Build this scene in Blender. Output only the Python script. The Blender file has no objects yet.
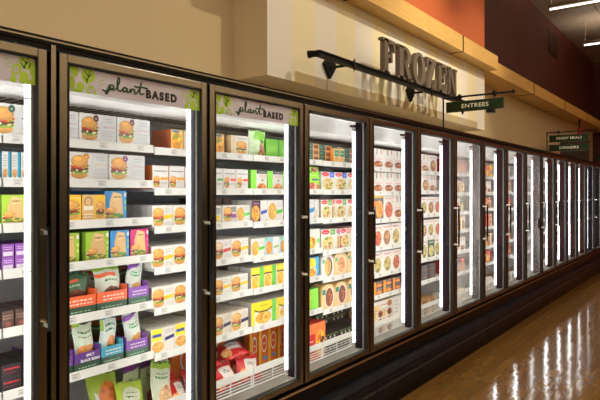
import bpy, math, random
from mathutils import Matrix, Vector
R = random.Random(7)
S = bpy.context.scene
COL = S.collection
PI = math.pi

# ------------------------------------------------------------------ materials
def lin(c):
    return tuple(((v/255)/12.92 if v/255 <= .04045 else ((v/255+.055)/1.055)**2.4) for v in c)
_M = {}
def mat(c, rough=.5, metal=0., name=None, spec=.5):
    key = (tuple(c), rough, metal)
    if key in _M: return _M[key]
    m = bpy.data.materials.new(name or 'print_%d_%d_%d' % tuple(int(v) for v in c)); m.use_nodes = True
    b = m.node_tree.nodes['Principled BSDF']
    b.inputs['Base Color'].default_value = (*lin(c), 1)
    b.inputs['Roughness'].default_value = rough
    b.inputs['Metallic'].default_value = metal
    b.inputs['Specular IOR Level'].default_value = spec
    _M[key] = m
    return m
def nodes(name):
    m = bpy.data.materials.new(name); m.use_nodes = True
    nt = m.node_tree
    return m, nt, nt.nodes['Principled BSDF'], (lambda t: nt.nodes.new(t)), (lambda a, b: nt.links.new(a, b))
def noisy(name, c1, c2, scale, rough, metal=0., bump=0., stretch=None, rvar=0.):
    m, nt, b, N, Lk = nodes(name)
    tc = N('ShaderNodeTexCoord'); mp = N('ShaderNodeMapping'); no = N('ShaderNodeTexNoise'); cr = N('ShaderNodeValToRGB')
    if stretch: mp.inputs['Scale'].default_value = stretch
    no.inputs['Scale'].default_value = scale; no.inputs['Detail'].default_value = 6
    cr.color_ramp.elements[0].color = (*lin(c1), 1); cr.color_ramp.elements[1].color = (*lin(c2), 1)
    cr.color_ramp.elements[0].position = .3; cr.color_ramp.elements[1].position = .7
    Lk(tc.outputs['Object'], mp.inputs['Vector']); Lk(mp.outputs[0], no.inputs['Vector'])
    Lk(no.outputs['Fac'], cr.inputs['Fac']); Lk(cr.outputs['Color'], b.inputs['Base Color'])
    b.inputs['Roughness'].default_value = rough; b.inputs['Metallic'].default_value = metal
    if rvar:
        mr = N('ShaderNodeMapRange'); mr.inputs['To Min'].default_value = rough-rvar; mr.inputs['To Max'].default_value = rough+rvar
        Lk(no.outputs['Fac'], mr.inputs['Value']); Lk(mr.outputs[0], b.inputs['Roughness'])
    if bump:
        bp = N('ShaderNodeBump'); bp.inputs['Strength'].default_value = bump; bp.inputs['Distance'].default_value = .01
        Lk(no.outputs['Fac'], bp.inputs['Height']); Lk(bp.outputs[0], b.inputs['Normal'])
    return m
def emit(name, c, s):
    m = bpy.data.materials.new(name); m.use_nodes = True; nt = m.node_tree
    nt.nodes.remove(nt.nodes['Principled BSDF'])
    e = nt.nodes.new('ShaderNodeEmission'); e.inputs['Color'].default_value = (*c, 1); e.inputs['Strength'].default_value = s
    nt.links.new(e.outputs[0], nt.nodes['Material Output'].inputs['Surface'])
    return m
def glassy(name, tint, fog=0., rough=.02, refl=.6):
    m = bpy.data.materials.new(name); m.use_nodes = True; nt = m.node_tree
    nt.nodes.remove(nt.nodes['Principled BSDF'])
    N = nt.nodes.new; out = nt.nodes['Material Output']
    t = N('ShaderNodeBsdfTransparent'); t.inputs['Color'].default_value = (*tint, 1)
    base = t.outputs[0]
    if fog:
        tr = N('ShaderNodeBsdfTranslucent'); tr.inputs['Color'].default_value = (.9, .9, .88, 1)
        tc = N('ShaderNodeTexCoord'); no = N('ShaderNodeTexNoise'); no.inputs['Scale'].default_value = 1.6; no.inputs['Detail'].default_value = 1
        mr = N('ShaderNodeMapRange'); mr.inputs['From Min'].default_value = .3; mr.inputs['From Max'].default_value = .7
        mr.inputs['To Min'].default_value = fog*.6; mr.inputs['To Max'].default_value = fog*1.25
        nt.links.new(tc.outputs['Object'], no.inputs['Vector']); nt.links.new(no.outputs['Fac'], mr.inputs['Value'])
        mx = N('ShaderNodeMixShader'); nt.links.new(mr.outputs[0], mx.inputs['Fac'])
        nt.links.new(base, mx.inputs[1]); nt.links.new(tr.outputs[0], mx.inputs[2]); base = mx.outputs[0]
    g = N('ShaderNodeBsdfGlossy'); g.inputs['Roughness'].default_value = rough
    ge = N('ShaderNodeNewGeometry'); dt = N('ShaderNodeVectorMath'); dt.operation = 'DOT_PRODUCT'      # Schlick's reflectance, the same from both sides
    nt.links.new(ge.outputs['Incoming'], dt.inputs[0]); nt.links.new(ge.outputs['Normal'], dt.inputs[1])
    def M(op, a, b=None):
        q = N('ShaderNodeMath'); q.operation = op
        for i, v in enumerate((a, b)):
            if v is None: continue
            if isinstance(v, (int, float)): q.inputs[i].default_value = v
            else: nt.links.new(v, q.inputs[i])
        return q.outputs[0]
    f5 = M('POWER', M('SUBTRACT', 1., M('ABSOLUTE', dt.outputs['Value'])), 5.)
    ml = M('MULTIPLY', M('ADD', M('MULTIPLY', f5, .96), .04), refl)
    m2 = N('ShaderNodeMixShader'); nt.links.new(ml, m2.inputs['Fac'])
    nt.links.new(base, m2.inputs[1]); nt.links.new(g.outputs[0], m2.inputs[2])
    nt.links.new(m2.outputs[0], out.inputs['Surface'])
    return m

BEIGE = noisy('wall_paint_beige', (195, 175, 140), (201, 181, 146), 60, .7, bump=.05)
MAROON = noisy('wall_paint_maroon', (72, 25, 14), (78, 27, 15), 40, .75, bump=.05)
TERRA = noisy('terracotta_paint', (186, 94, 48), (192, 98, 52), 40, .75, bump=.05)
WOOD = noisy('maple_veneer', (208, 164, 88), (226, 184, 108), 9, .45, stretch=(.6, 9, 9))
BLACK = noisy('black_enamel', (8, 8, 9), (12, 12, 13), 30, .38)
BLACK.node_tree.nodes['Principled BSDF'].inputs['Specular IOR Level'].default_value = .12
BLACKM = noisy('black_iron', (8, 8, 8), (14, 13, 13), 30, .5)
BLACKM.node_tree.nodes['Principled BSDF'].inputs['Specular IOR Level'].default_value = .2
BUMPER = noisy('bumper_rubber', (15, 18, 25), (20, 23, 31), 25, .36)
BUMPER.node_tree.nodes['Principled BSDF'].inputs['Specular IOR Level'].default_value = .12
BRONZE = noisy('bronze_anodised', (124, 119, 113), (131, 126, 120), 5, .26, metal=1., stretch=(1, 1, .2))
GASKET = mat((10, 10, 10), .6, name='black_gasket')
LINER = noisy('white_liner', (240, 240, 236), (246, 246, 243), 20, .5)
DECK = noisy('interior_deck', (128, 124, 117), (146, 142, 134), 6, .35, metal=.4)
SHELFW = mat((236, 236, 230), .4, name='white_shelf_enamel')
WIREM = mat((226, 226, 220), .4, name='white_wire')
MULL = noisy('mullion_dark', (11, 14, 23), (16, 19, 29), 14, .4)
MULL.node_tree.nodes['Principled BSDF'].inputs['Specular IOR Level'].default_value = .06
BACKL = noisy('rear_liner_grey', (165, 165, 165), (176, 176, 175), 20, .6)
SHELFB = mat((165, 165, 163), .5, name='shelf_board_grey')
GALV = noisy('galvanised_top', (186, 182, 172), (206, 202, 192), 8, .5)
SPACER = mat((140, 138, 128), .4, name='glass_spacer')
CHROME = mat((200, 195, 185), .22, 1., name='chrome')
TUBE = emit('led_tube_glow', (.97, .985, 1.), 18.)
FILL_TUBE = emit('fill_strip_glow', (.97, .985, 1.), 46.)  # glow of the added fill strips behind the mullions
PEND = emit('fluorescent_glow', (1., .90, .76), 5.)
GLASS = glassy('clear_glass', (.975, .98, .975))
FOG = glassy('frosted_glass', (.97, .97, .96), fog=.27, refl=0.)
ACRY = glassy('tinted_acrylic', (.92, .90, .86), refl=.5)
LETTER = noisy('letter_taupe', (100, 88, 76), (108, 95, 82), 20, .5)
SIGNG = mat((36, 47, 21), .7, name='sign_green', spec=.12)
SIGNT = mat((226, 214, 186), .5, name='sign_cream')

# ------------------------------------------------------------------ mesh builder
class MB:
    def __init__(s): s.v = []; s.f = []; s.m = []; s.sm = []; s.mats = []
    def mi(s, m):
        if m not in s.mats: s.mats.append(m)
        return s.mats.index(m)
    def poly(s, pts, m, smooth=False):
        b = len(s.v); s.v += [tuple(p) for p in pts]; s.f.append(tuple(range(b, b+len(pts)))); s.m.append(s.mi(m)); s.sm.append(smooth)
    def box(s, x0, x1, y0, y1, z0, z1, m, M=None):
        c = [(x0,y0,z0),(x1,y0,z0),(x1,y1,z0),(x0,y1,z0),(x0,y0,z1),(x1,y0,z1),(x1,y1,z1),(x0,y1,z1)]
        if M is not None: c = [tuple(M @ Vector(p)) for p in c]
        b = len(s.v); s.v += c; k = s.mi(m)
        for f in ((0,3,2,1),(4,5,6,7),(0,1,5,4),(1,2,6,5),(2,3,7,6),(3,0,4,7)):
            s.f.append(tuple(b+i for i in f)); s.m.append(k); s.sm.append(False)
    def prism(s, pts, ext, m):
        """pts: closed loop of 3-D points, ext: extrusion vector"""
        n = len(pts); b = len(s.v); e = Vector(ext)
        s.v += [tuple(p) for p in pts] + [tuple(Vector(p)+e) for p in pts]; k = s.mi(m)
        s.f.append(tuple(range(b, b+n))); s.f.append(tuple(range(b+2*n-1, b+n-1, -1)))
        s.m += [k, k]; s.sm += [False, False]
        for i in range(n):
            j = (i+1) % n
            s.f.append((b+i, b+n+i, b+n+j, b+j)); s.m.append(k); s.sm.append(False)
    def ring(s, outer, inner, ext, m):
        n = len(outer); b = len(s.v); e = Vector(ext); k = s.mi(m)
        for L in (outer, inner): s.v += [tuple(p) for p in L] + [tuple(Vector(p)+e) for p in L]
        for i in range(n):
            j = (i+1) % n
            o0, o1, i0, i1 = b, b+n, b+2*n, b+3*n
            for f in ((o0+i,o0+j,i0+j,i0+i),(o1+i,i1+i,i1+j,o1+j),(o0+i,o1+i,o1+j,o0+j),(i0+i,i0+j,i1+j,i1+i)):
                s.f.append(f); s.m.append(k); s.sm.append(False)
    def tube(s, path, r, m, n=10, caps=True, smooth=True):
        path = [Vector(p) for p in path]; k = s.mi(m); b = len(s.v); N = len(path)
        for i, p in enumerate(path):
            t = (path[min(i+1, N-1)]-path[max(i-1, 0)]).normalized()
            a = Vector((0,0,1)) if abs(t.z) < .9 else Vector((1,0,0))
            u = t.cross(a).normalized(); w = t.cross(u)
            rr = r[i] if isinstance(r, (list, tuple)) else r
            for j in range(n):
                q = p + rr*(math.cos(2*PI*j/n)*u + math.sin(2*PI*j/n)*w); s.v.append(tuple(q))
        for i in range(N-1):
            for j in range(n):
                jj = (j+1) % n
                s.f.append((b+i*n+j, b+i*n+jj, b+(i+1)*n+jj, b+(i+1)*n+j)); s.m.append(k); s.sm.append(smooth)
        if caps:
            s.f.append(tuple(b+j for j in range(n))); s.f.append(tuple(b+(N-1)*n+j for j in reversed(range(n)))); s.m += [k, k]; s.sm += [False, False]
    def mesh(s, name):
        me = bpy.data.meshes.new(name); me.from_pydata(s.v, [], s.f)
        for m in s.mats: me.materials.append(m)
        me.polygons.foreach_set('material_index', s.m); me.polygons.foreach_set('use_smooth', s.sm)
        me.update(); return me
    def build(s, name, parent=None, loc=(0,0,0)):
        o = bpy.data.objects.new(name, s.mesh(name)); COL.objects.link(o); o.location = loc
        if parent: o.parent = parent
        return o
def tag(o, label=None, cat=None, group=None, kind=None):
    if label: o['label'] = label
    if cat: o['category'] = cat
    if group: o['group'] = group
    if kind: o['kind'] = kind
    return o
def empty(name, loc=(0,0,0)):
    o = bpy.data.objects.new(name, None); o.empty_display_size = .1; COL.objects.link(o); o.location = loc; return o
def text_obj(name, body, size, m, ext=.001, bold=0., parent=None, loc=(0,0,0), rot=(PI/2,0,0), sx=1., space=1.):
    cu = bpy.data.curves.new('txt', 'FONT'); cu.body = body; cu.size = size; cu.extrude = ext; cu.offset = bold
    cu.align_x = 'CENTER'; cu.align_y = 'CENTER'; cu.space_character = space; cu.resolution_u = 3
    t = bpy.data.objects.new('txt', cu); COL.objects.link(t)
    dg = bpy.context.evaluated_depsgraph_get(); dg.update()
    me = bpy.data.meshes.new_from_object(t.evaluated_get(dg)); bpy.data.objects.remove(t); bpy.data.curves.remove(cu)
    me.materials.clear(); me.materials.append(m); me.name = name
    o = bpy.data.objects.new(name, me); COL.objects.link(o); o.location = loc; o.rotation_euler = rot; o.scale = (sx, 1, 1)
    if parent: o.parent = parent
    return o

# ------------------------------------------------------------------ room
CAM = Vector((-1.172, -1.987, 1.58))
P = .78                        # door pitch
YW, ZC, XF, XL, YF = .90, 5.10, 16.1, -5., -7.5
def room(name, *boxes):
    b = MB()
    for a in boxes: b.box(*a)
    return tag(b.build(name), kind='structure')
FLOOR, nt, b, N, Lk = nodes('floor_wood_look_tile')
tc = N('ShaderNodeTexCoord'); mp = N('ShaderNodeMapping'); br = N('ShaderNodeTexBrick'); no = N('ShaderNodeTexNoise')
br.offset = .5; br.inputs['Scale'].default_value = 1.; br.inputs['Brick Width'].default_value = .9; br.inputs['Row Height'].default_value = .0825
br.inputs['Mortar Size'].default_value = .0022; br.inputs['Color1'].default_value = (*lin((142, 102, 52)), 1); br.inputs['Color2'].default_value = (*lin((126, 90, 44)), 1)
br.inputs['Mortar'].default_value = (*lin((112, 80, 42)), 1)
mp2 = N('ShaderNodeMapping'); mp2.inputs['Scale'].default_value = (1.5, 14, 1)
no.inputs['Scale'].default_value = 3; no.inputs['Detail'].default_value = 6
mx = N('ShaderNodeMix'); mx.data_type = 'RGBA'; mx.blend_type = 'MULTIPLY'; mx.inputs['Factor'].default_value = .5
Lk(tc.outputs['Object'], mp.inputs['Vector']); Lk(mp.outputs[0], br.inputs['Vector']); Lk(tc.outputs['Object'], mp2.inputs['Vector']); Lk(mp2.outputs[0], no.inputs['Vector'])
Lk(br.outputs['Color'], mx.inputs['A']); Lk(no.outputs['Color'], mx.inputs['B']); Lk(mx.outputs['Result'], b.inputs['Base Color'])
no2 = N('ShaderNodeTexNoise'); no2.inputs['Scale'].default_value = 5.; no2.inputs['Detail'].default_value = 2
bp = N('ShaderNodeBump'); bp.inputs['Strength'].default_value = .12; bp.inputs['Distance'].default_value = .02
Lk(tc.outputs['Object'], no2.inputs['Vector']); Lk(no2.outputs['Fac'], bp.inputs['Height'])
bp2 = N('ShaderNodeBump'); bp2.inputs['Strength'].default_value = .25; bp2.inputs['Distance'].default_value = .004; bp2.invert = True
Lk(br.outputs['Fac'], bp2.inputs['Height']); Lk(bp.outputs[0], bp2.inputs['Normal']); Lk(bp2.outputs[0], b.inputs['Normal'])
b.inputs['Roughness'].default_value = .1; b.inputs['Specular IOR Level'].default_value = .55
room('floor', (XL, XF, YF, YW, -.1, 0, FLOOR))
CEIL, nt, b, N, Lk = nodes('ceiling_tile')
tc = N('ShaderNodeTexCoord'); br = N('ShaderNodeTexBrick'); br.offset = 0; br.inputs['Scale'].default_value = 1.
br.inputs['Brick Width'].default_value = 1.2; br.inputs['Row Height'].default_value = 1.2; br.inputs['Mortar Size'].default_value = .012
br.inputs['Color1'].default_value = (*lin((150, 134, 116)), 1); br.inputs['Color2'].default_value = (*lin((144, 128, 110)), 1); br.inputs['Mortar'].default_value = (*lin((70, 60, 50)), 1)
Lk(tc.outputs['Object'], br.inputs['Vector']); Lk(br.outputs['Color'], b.inputs['Base Color']); b.inputs['Roughness'].default_value = .8
room('ceiling', (XL, XF, YF, YW, ZC, ZC+.1, CEIL))
ZB0, ZB1 = 3.189, 3.369      # the wooden beams' bottom and top
room('wall_back', (XL, XF, YW, YW+.1, 0, ZB0+.09, BEIGE), (XL, XF, YW, YW+.1, ZB0+.09, ZC, MAROON))
room('wall_right', (XF, XF+.1, -1., YW, 0, ZC, MAROON), (XF, XF+.1, YF, -1., 0, ZC, TERRA))  # terracotta part is unseen, coloured for warm reflections in the door frames
room('wall_left', (XL-.1, XL, YF, YW, 0, ZC, BEIGE))
LOWER = noisy('wall_reflection_dark', (34, 32, 32), (40, 37, 36), 30, .8)  # dark band made up so the lower door frames mirror something dark
room('wall_front', (XL, XF, YF-.1, YF, 0, 2.3, LOWER), (XL, 12.5, YF-.1, YF, 2.3, ZC, BEIGE), (12.5, XF, YF-.1, YF, 2.3, ZC, TERRA))  # unseen wall, its colour bands set for the reflections in the frames
# the soffit that carries the FROZEN sign: stripes painted .3 m wide
STRIPE, nt, b, N, Lk = nodes('striped_paint')
tc = N('ShaderNodeTexCoord'); sp = N('ShaderNodeSeparateXYZ'); m1 = N('ShaderNodeMath'); m1.operation = 'MULTIPLY_ADD'; m1.inputs[1].default_value = 1/.6; m1.inputs[2].default_value = -(1.923+.585)/.6
fr = N('ShaderNodeMath'); fr.operation = 'FRACT'; lt = N('ShaderNodeMath'); lt.operation = 'LESS_THAN'; lt.inputs[1].default_value = .5
mx = N('ShaderNodeMix'); mx.data_type = 'RGBA'; mx.inputs['A'].default_value = (*lin((228, 218, 184)), 1); mx.inputs['B'].default_value = (*lin((224, 218, 210)), 1)
Lk(tc.outputs['Object'], sp.inputs[0]); Lk(sp.outputs['X'], m1.inputs[0]); Lk(m1.outputs[0], fr.inputs[0]); Lk(fr.outputs[0], lt.inputs[0]); Lk(lt.outputs[0], mx.inputs['Factor'])
Lk(mx.outputs['Result'], b.inputs['Base Color']); b.inputs['Roughness'].default_value = .65
SX0, SX1, SY, SZ0 = 1.923, 6.44, .587, 2.40
b = MB(); b.box(SX0, SX1, SY, YW+.01, SZ0, ZB0+.1, BEIGE)
b.poly([(SX0, SY-.0015, SZ0), (SX1, SY-.0015, SZ0), (SX1, SY-.0015, ZB0+.1), (SX0, SY-.0015, ZB0+.1)], STRIPE)
b.box(SX0, SX1, SY, YW+.01, ZB0+.1, ZC, TERRA)
tag(b.build('wall_soffit'), kind='structure')
def beam(name, x0, x1, y0, y1, cuts):
    b = MB(); xs = [x0]+cuts+[x1]
    for q in cuts: b.box(q-.013, q+.013, y0-.004, y1-.01, ZB0-.004, ZB1+.004, BLACKM)
    for i in range(len(xs)-1):
        g0 = .013 if i else 0; g1 = .013 if i < len(xs)-2 else 0
        b.box(xs[i]+g0, xs[i+1]-g1, y0, y1, ZB0, ZB1, WOOD)
    b.box(x0+.02, x1-.02, y0+.02, y1, ZB0+.02, ZB1-.02, BLACKM)
    return tag(b.build(name), kind='structure')
beam('trim_1', 1.763, 6.48, .423, SY+.02, [2.93, 5.23])
beam('trim_2', 6.50, XF-.02, .539, YW+.02, [8.72, 11.0, 13.24])
b = MB(); b.box(SX0+.32, SX1-.30, SY-.010, SY-.004, SZ0, SZ0+.082, ACRY)
tag(b.build('mounted_acrylic_guard'), 'clear tinted acrylic strip along the bottom of the striped soffit', 'guard strip')
b = MB(); b.box(11.2, 11.98, YW-.012, YW+.01, 4.42, 4.91, mat((48, 18, 14), .8, name='vent_dark'))
v = empty('air_vent'); tag(v, 'dark red return air vent high on the maroon wall', 'vent')
b.build('frame', v)
b = MB()
for i in range(9): b.box(11.23, 11.95, YW-.02, YW-.011, 4.45+i*.05, 4.462+i*.05, mat((66, 26, 20), .7, name='vent_slat'))
b.build('louver', v)

# ------------------------------------------------------------------ freezer run
Z0, Z1 = .455, 2.099           # door bottom and top
GX = .034                      # stile width
LEAF = mat((172, 208, 60), .5); LEAFD = mat((30, 70, 26), .5)
BANBG, nt, bb, N, Lk = nodes('banner_film')
bb.inputs['Base Color'].default_value = (*lin((214, 208, 218)), 1); bb.inputs['Roughness'].default_value = .45
_tr = N('ShaderNodeBsdfTranslucent'); _tr.inputs['Color'].default_value = (*lin((232, 226, 234)), 1); _mx = N('ShaderNodeMixShader'); _mx.inputs['Fac'].default_value = .32
Lk(bb.outputs[0], _mx.inputs[1]); Lk(_tr.outputs[0], _mx.inputs[2]); Lk(_mx.outputs[0], nt.nodes['Material Output'].inputs['Surface'])
def ell(cx, cy, rx, ry, n=18, rot=0., egg=0.):
    o = []
    for i in range(n):
        a = 2*PI*i/n; x = rx*math.cos(a)*(1+egg*math.sin(a)); y = ry*math.sin(a)
        o.append((cx+x*math.cos(rot)-y*math.sin(rot), cy+x*math.sin(rot)+y*math.cos(rot)))
    return o
def clip(pts, x0, x1, y0, y1):
    def half(p, ax, lim, sg):
        o = []
        for i in range(len(p)):
            a, b = p[i-1], p[i]; da = sg*(a[ax]-lim); db = sg*(b[ax]-lim)
            if (da <= 0) != (db <= 0):
                t = da/(da-db); o.append((a[0]+(b[0]-a[0])*t, a[1]+(b[1]-a[1])*t))
            if db <= 0: o.append(b)
        return o
    for ax, lim, sg in ((0, x0, -1), (0, x1, 1), (1, y0, -1), (1, y1, 1)):
        if len(pts) >= 3: pts = half(pts, ax, lim, sg)
    return pts
PLANT = [  # strokes of the handwritten word, x to the right, y up
 [(-.12,-.06),(-.02,-.10),(.05,.0),(.10,.22),(.13,.32),(.13,.18),(.09,-.02),(.05,-.22),(.0,-.27),(.0,-.19),(.10,-.03),(.20,.08),(.27,.19),(.26,.31),(.19,.34),(.14,.24),(.17,.08),(.26,.05),(.36,.15),(.45,.45),(.49,.75),(.46,.87),(.42,.78),(.40,.45),(.43,.12),(.50,.04),(.58,.14),(.66,.29),(.73,.31)],
 [(.75,.26),(.68,.33),(.61,.24),(.61,.10),(.67,.04),(.74,.14),(.77,.30),(.76,.12),(.80,.04),(.86,.12),(.90,.30),(.90,.05)],
 [(.90,.06),(.93,.22),(1.0,.31),(1.05,.22),(1.05,.08),(1.10,.03),(1.18,.2),(1.27,.5),(1.31,.85),(1.27,.5),(1.26,.14),(1.31,.04),(1.40,.14)],
 [(1.04,.50),(1.2,.49),(1.38,.53),(1.56,.50)],
]
def smooth_path(p, n=4):
    o = []
    for i in range(len(p)-1):
        a, b, c, d = p[max(i-1,0)], p[i], p[i+1], p[min(i+2, len(p)-1)]
        for k in range(n):
            t = k/n
            o.append(tuple(.5*(2*b[j]+(c[j]-a[j])*t+(2*a[j]-5*b[j]+4*c[j]-d[j])*t*t+(3*b[j]-a[j]-3*c[j]+d[j])*t**3) for j in (0,1)))
    o.append(p[-1]); return o
def banner(door, x0, x1, lettered=True):
    za, zb, y = 1.963, 2.058, .010; W = x1-x0; H = zb-za
    b = MB(); b.box(x0, x1, y, y+.0012, za, zb, BANBG)
    def put(pts, m, lay):
        pts = clip([(x0+p[0]*W, za+p[1]*H) for p in pts], x0, x1, za, zb)
        if len(pts) >= 3: b.poly([(p[0], y-.0004*lay, p[1]) for p in pts], m)
    asp = W/H
    for (cx, cy, rx, ry, rot, kind) in ((.04,.85,.035,.30,.3,1),(.125,.72,.055,.40,-.4,2),(.02,.35,.03,.33,.2,0),(.075,.2,.03,.27,-.2,0),(.15,.12,.035,.3,.9,3),(.04,-.05,.035,.2,.4,0),
                                  (.945,.80,.04,.33,.35,2),(.895,.48,.03,.30,-.5,3),(.99,.55,.03,.4,.1,0),(.935,.18,.03,.35,-.2,0),(.985,.02,.035,.25,.5,0),(.88,.08,.02,.2,.2,0)):
        e = [(cx+ (p[0]), cy+p[1]*asp) for p in ell(0, 0, rx*.82, ry*.85/asp, 16, rot, .3)]
        put(e, LEAF, 1)
        if kind == 3: put([(cx+p[0], cy+p[1]*asp) for p in ell(0, 0, rx*.5, ry*.5/asp, 12, rot, .3)], BANBG, 2)
        if kind == 2:
            def vein(p, q, w=.004): 
                dx, dy = q[0]-p[0], (q[1]-p[1])/asp; l = math.hypot(dx, dy); nx, ny = -dy/l*w, dx/l*w
                put([(p[0]+nx, p[1]+ny*asp), (p[0]-nx, p[1]-ny*asp), (q[0]-nx*.4, q[1]-ny*.4*asp), (q[0]+nx*.4, q[1]+ny*.4*asp)], LEAFD, 3)
            vein((cx-.01, cy-ry*.7), (cx+.018, cy+ry*.75)); vein((cx, cy-.05), (cx+.03, cy+.12)); vein((cx+.002, cy), (cx-.025, cy+.2)); vein((cx-.004, cy-.2), (cx-.03, cy-.03))
    for i in range(9):
        put(ell(.195+.014*(i % 3)+.004*(i//3), .72-.15*(i//3)+.05*(i % 3), .0045, .0045*asp, 8), LEAF, 1)
        put(ell(.835+.014*(i % 3)+.004*(i//3), .78-.15*(i//3)+.05*(i % 3), .0045, .0045*asp, 8), LEAF, 1)
    if lettered:
        for st in PLANT:
            pp = smooth_path([(x0+W*(.245+.196*p[0]), za+H*(.30+.68*p[1])) for p in st], 4)
            b.tube([(p[0], y-.0012, p[1]) for p in pp], 0.0034, LEAFD, 6, smooth=False)
    o = b.build('header_graphic', door)
    if lettered:
        text_obj('lettering', 'BASED', .047, mat((22, 22, 20), .5), 0.0004, .0029, o, (x0+W*.664, y-.0012, za+H*.38), space=1.36)
    return o
def door(case, k):
    a, c = P*(k-1)+.010, P*k-.010
    if k == 0: c = -.034
    if k == 1: a = .014
    b = MB()
    for (x0, x1, z0, z1) in ((a, a+GX, Z0, Z1), (c-GX, c, Z0, Z1), (a+GX, c-GX, Z0, Z0+.033), (a+GX, c-GX, Z1-.033, Z1)):
        b.box(x0, x1, 0, .036, z0, z1, BRONZE)
    g = .006                                   # raised inner lip
    b.box(a+GX, a+GX+g, -.004, .03, Z0+.033, Z1-.033, GASKET); b.box(c-GX-g, c-GX, -.004, .03, Z0+.033, Z1-.033, GASKET)
    b.box(a+GX, c-GX, -.004, .03, Z0+.033, Z0+.033+g, GASKET); b.box(a+GX, c-GX, -.004, .03, Z1-.033-g, Z1-.033, GASKET)
    d = b.build('door', case); bv = d.modifiers.new('edge', 'BEVEL'); bv.width = .0045; bv.segments = 2; bv.limit_method = 'ANGLE'
    xa, xb, za, zb = a+GX+g, c-GX-g, Z0+.039, Z1-.039
    b = MB(); b.box(xa, xb, .016, .020, za, zb, GLASS); b.build('glass_pane', d)
    if k in (6, 9): b = MB(); b.poly([(xa+.008, .0212, za+.008), (xb-.008, .0212, za+.008), (xb-.008, .0212, zb-.008), (xa+.008, .0212, zb-.008)], FOG); b.build('frost', d)
    b = MB(); t = .007
    for q in ((xa, xa+t, za, zb), (xb-t, xb, za, zb), (xa+t, xb-t, za, za+t), (xa+t, xb-t, zb-t, zb)): b.box(q[0], q[1], .021, .029, q[2], q[3], SPACER)
    b.build('glass_spacer', d)
    b = MB(); hx = c-GX*.55; zt, zl = 1.455, 1.085
    b.tube([(hx, -.048, zl), (hx, -.05, (zl+zt)/2), (hx, -.048, zt)], .009, BLACKM, 10)
    hd = b.build('handle', d)
    for z in (zl+.02, zt-.02):
        b = MB(); b.box(hx-.009, hx+.009, -.05, -.004, z-.007, z+.007, CHROME); b.box(hx-.011, hx+.011, -.006, .0, z-.013, z+.013, CHROME)
        b.build('handle_bracket', d)
    if k in (0, 1, 2): banner(d, xa, xb, True)
    if k == 9:
        b = MB(); b.prism([(p[0], .0152, p[1]) for p in ell(xb-.045, 1.16, .045, .075)], (0, -.001, 0), mat((40, 38, 44), .5)); b.build('round_sticker', d)
    return d
SHELF_Z = {0: (1.8225,1.641,1.451,1.2605,1.018,.757), 1: (1.8225,1.641,1.451,1.2605,1.018,.757), 2: (1.815,1.603,1.402,1.187,.975,.737),
           3: (1.815,1.603,1.392,1.173,.970,.733), 4: (1.812,1.60,1.385,1.150,.945,.709), 5: (1.796,1.588,1.352,1.115,.886,.700)}
def shelf_z(n): return SHELF_Z.get(n) or tuple(z+dz for z, dz in zip((1.79,1.585,1.37,1.15,.92,.70), [.012*math.sin(n*2.1+i*1.7) for i in range(6)]))
YS = .40                       # shelf fronts
DK = .35                       # interior deck height
GZ = .474                      # top of the bottom fence
TAGM = mat((214, 212, 204), .5); TAGI = mat((176, 174, 172), .6)
def shelves(case, n):
    x0, x1 = P*(n-1)+.004, P*n-.004
    for i, z in enumerate(shelf_z(n)):
        b = MB(); b.box(x0, x1, YS+.004, .84, z-.022, z-.008, SHELFB)
        sh = b.build('shelf', case)
        b = MB(); b.prism([(x0, YS-.004, z-.040), (x0, YS+.004, z-.040), (x0, YS+.004, z), (x0, YS, z)], (x1-x0, 0, 0), SHELFW)
        rr = random.Random(n*31+i)
        for q in range(4):
            cx = x0+(q+.5)/4*(x1-x0)+rr.uniform(-.04, .04)
            def at(x, t, e=.0008): return (x, YS-.004+.004*t-e, z-.040+.040*t)
            b.poly([at(cx-.022, .15), at(cx+.022, .15), at(cx+.022, .85), at(cx-.022, .85)], TAGM)
            for t, w in ((.65, .030), (.42, .022), (.3, .026)):
                b.poly([at(cx-.018, t, .0012), at(cx-.018+w, t, .0012), at(cx-.018+w, t+.1, .0012), at(cx-.018, t+.1, .0012)], TAGI)
        b.build('price_rail', sh)
    b = MB(); b.prism([(x0, YS-.004, GZ-.042), (x0, YS+.004, GZ-.042), (x0, YS+.004, GZ), (x0, YS, GZ)], (x1-x0, 0, 0), SHELFW)
    for z in (.358, .378, .396, .414): b.tube([(x0, YS, z), (x1, YS, z)], .0032 if z > .36 else .006, WIREM, 6)
    for q in range(5): 
        x = x0+.006+(x1-x0-.012)*q/4; b.tube([(x, YS+.004, DK), (x, YS+.004, GZ-.03)], .005, WIREM, 6)
    b.build('wire_fence', case)
ORD = ['', 'first', 'second', 'third', 'fourth', 'fifth', 'sixth', 'seventh', 'eighth', 'ninth', 'tenth', 'eleventh', 'twelfth', 'thirteenth', 'fourteenth', 'fifteenth', 'sixteenth', 'seventeenth', 'eighteenth', 'nineteenth', 'twentieth']
CASE_LABEL = ['cut-off freezer case at the left edge with one plant based banner', 'three-door freezer case with two plant based banner doors',
 'three-door freezer case below the FROZEN lettering with a frosted last door', 'third three-door freezer case from the left with a frosted last door',
 'fourth three-door freezer case from the left, below the ready meals sign', 'farthest three-door freezer case, at the right edge of the photo']
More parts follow.
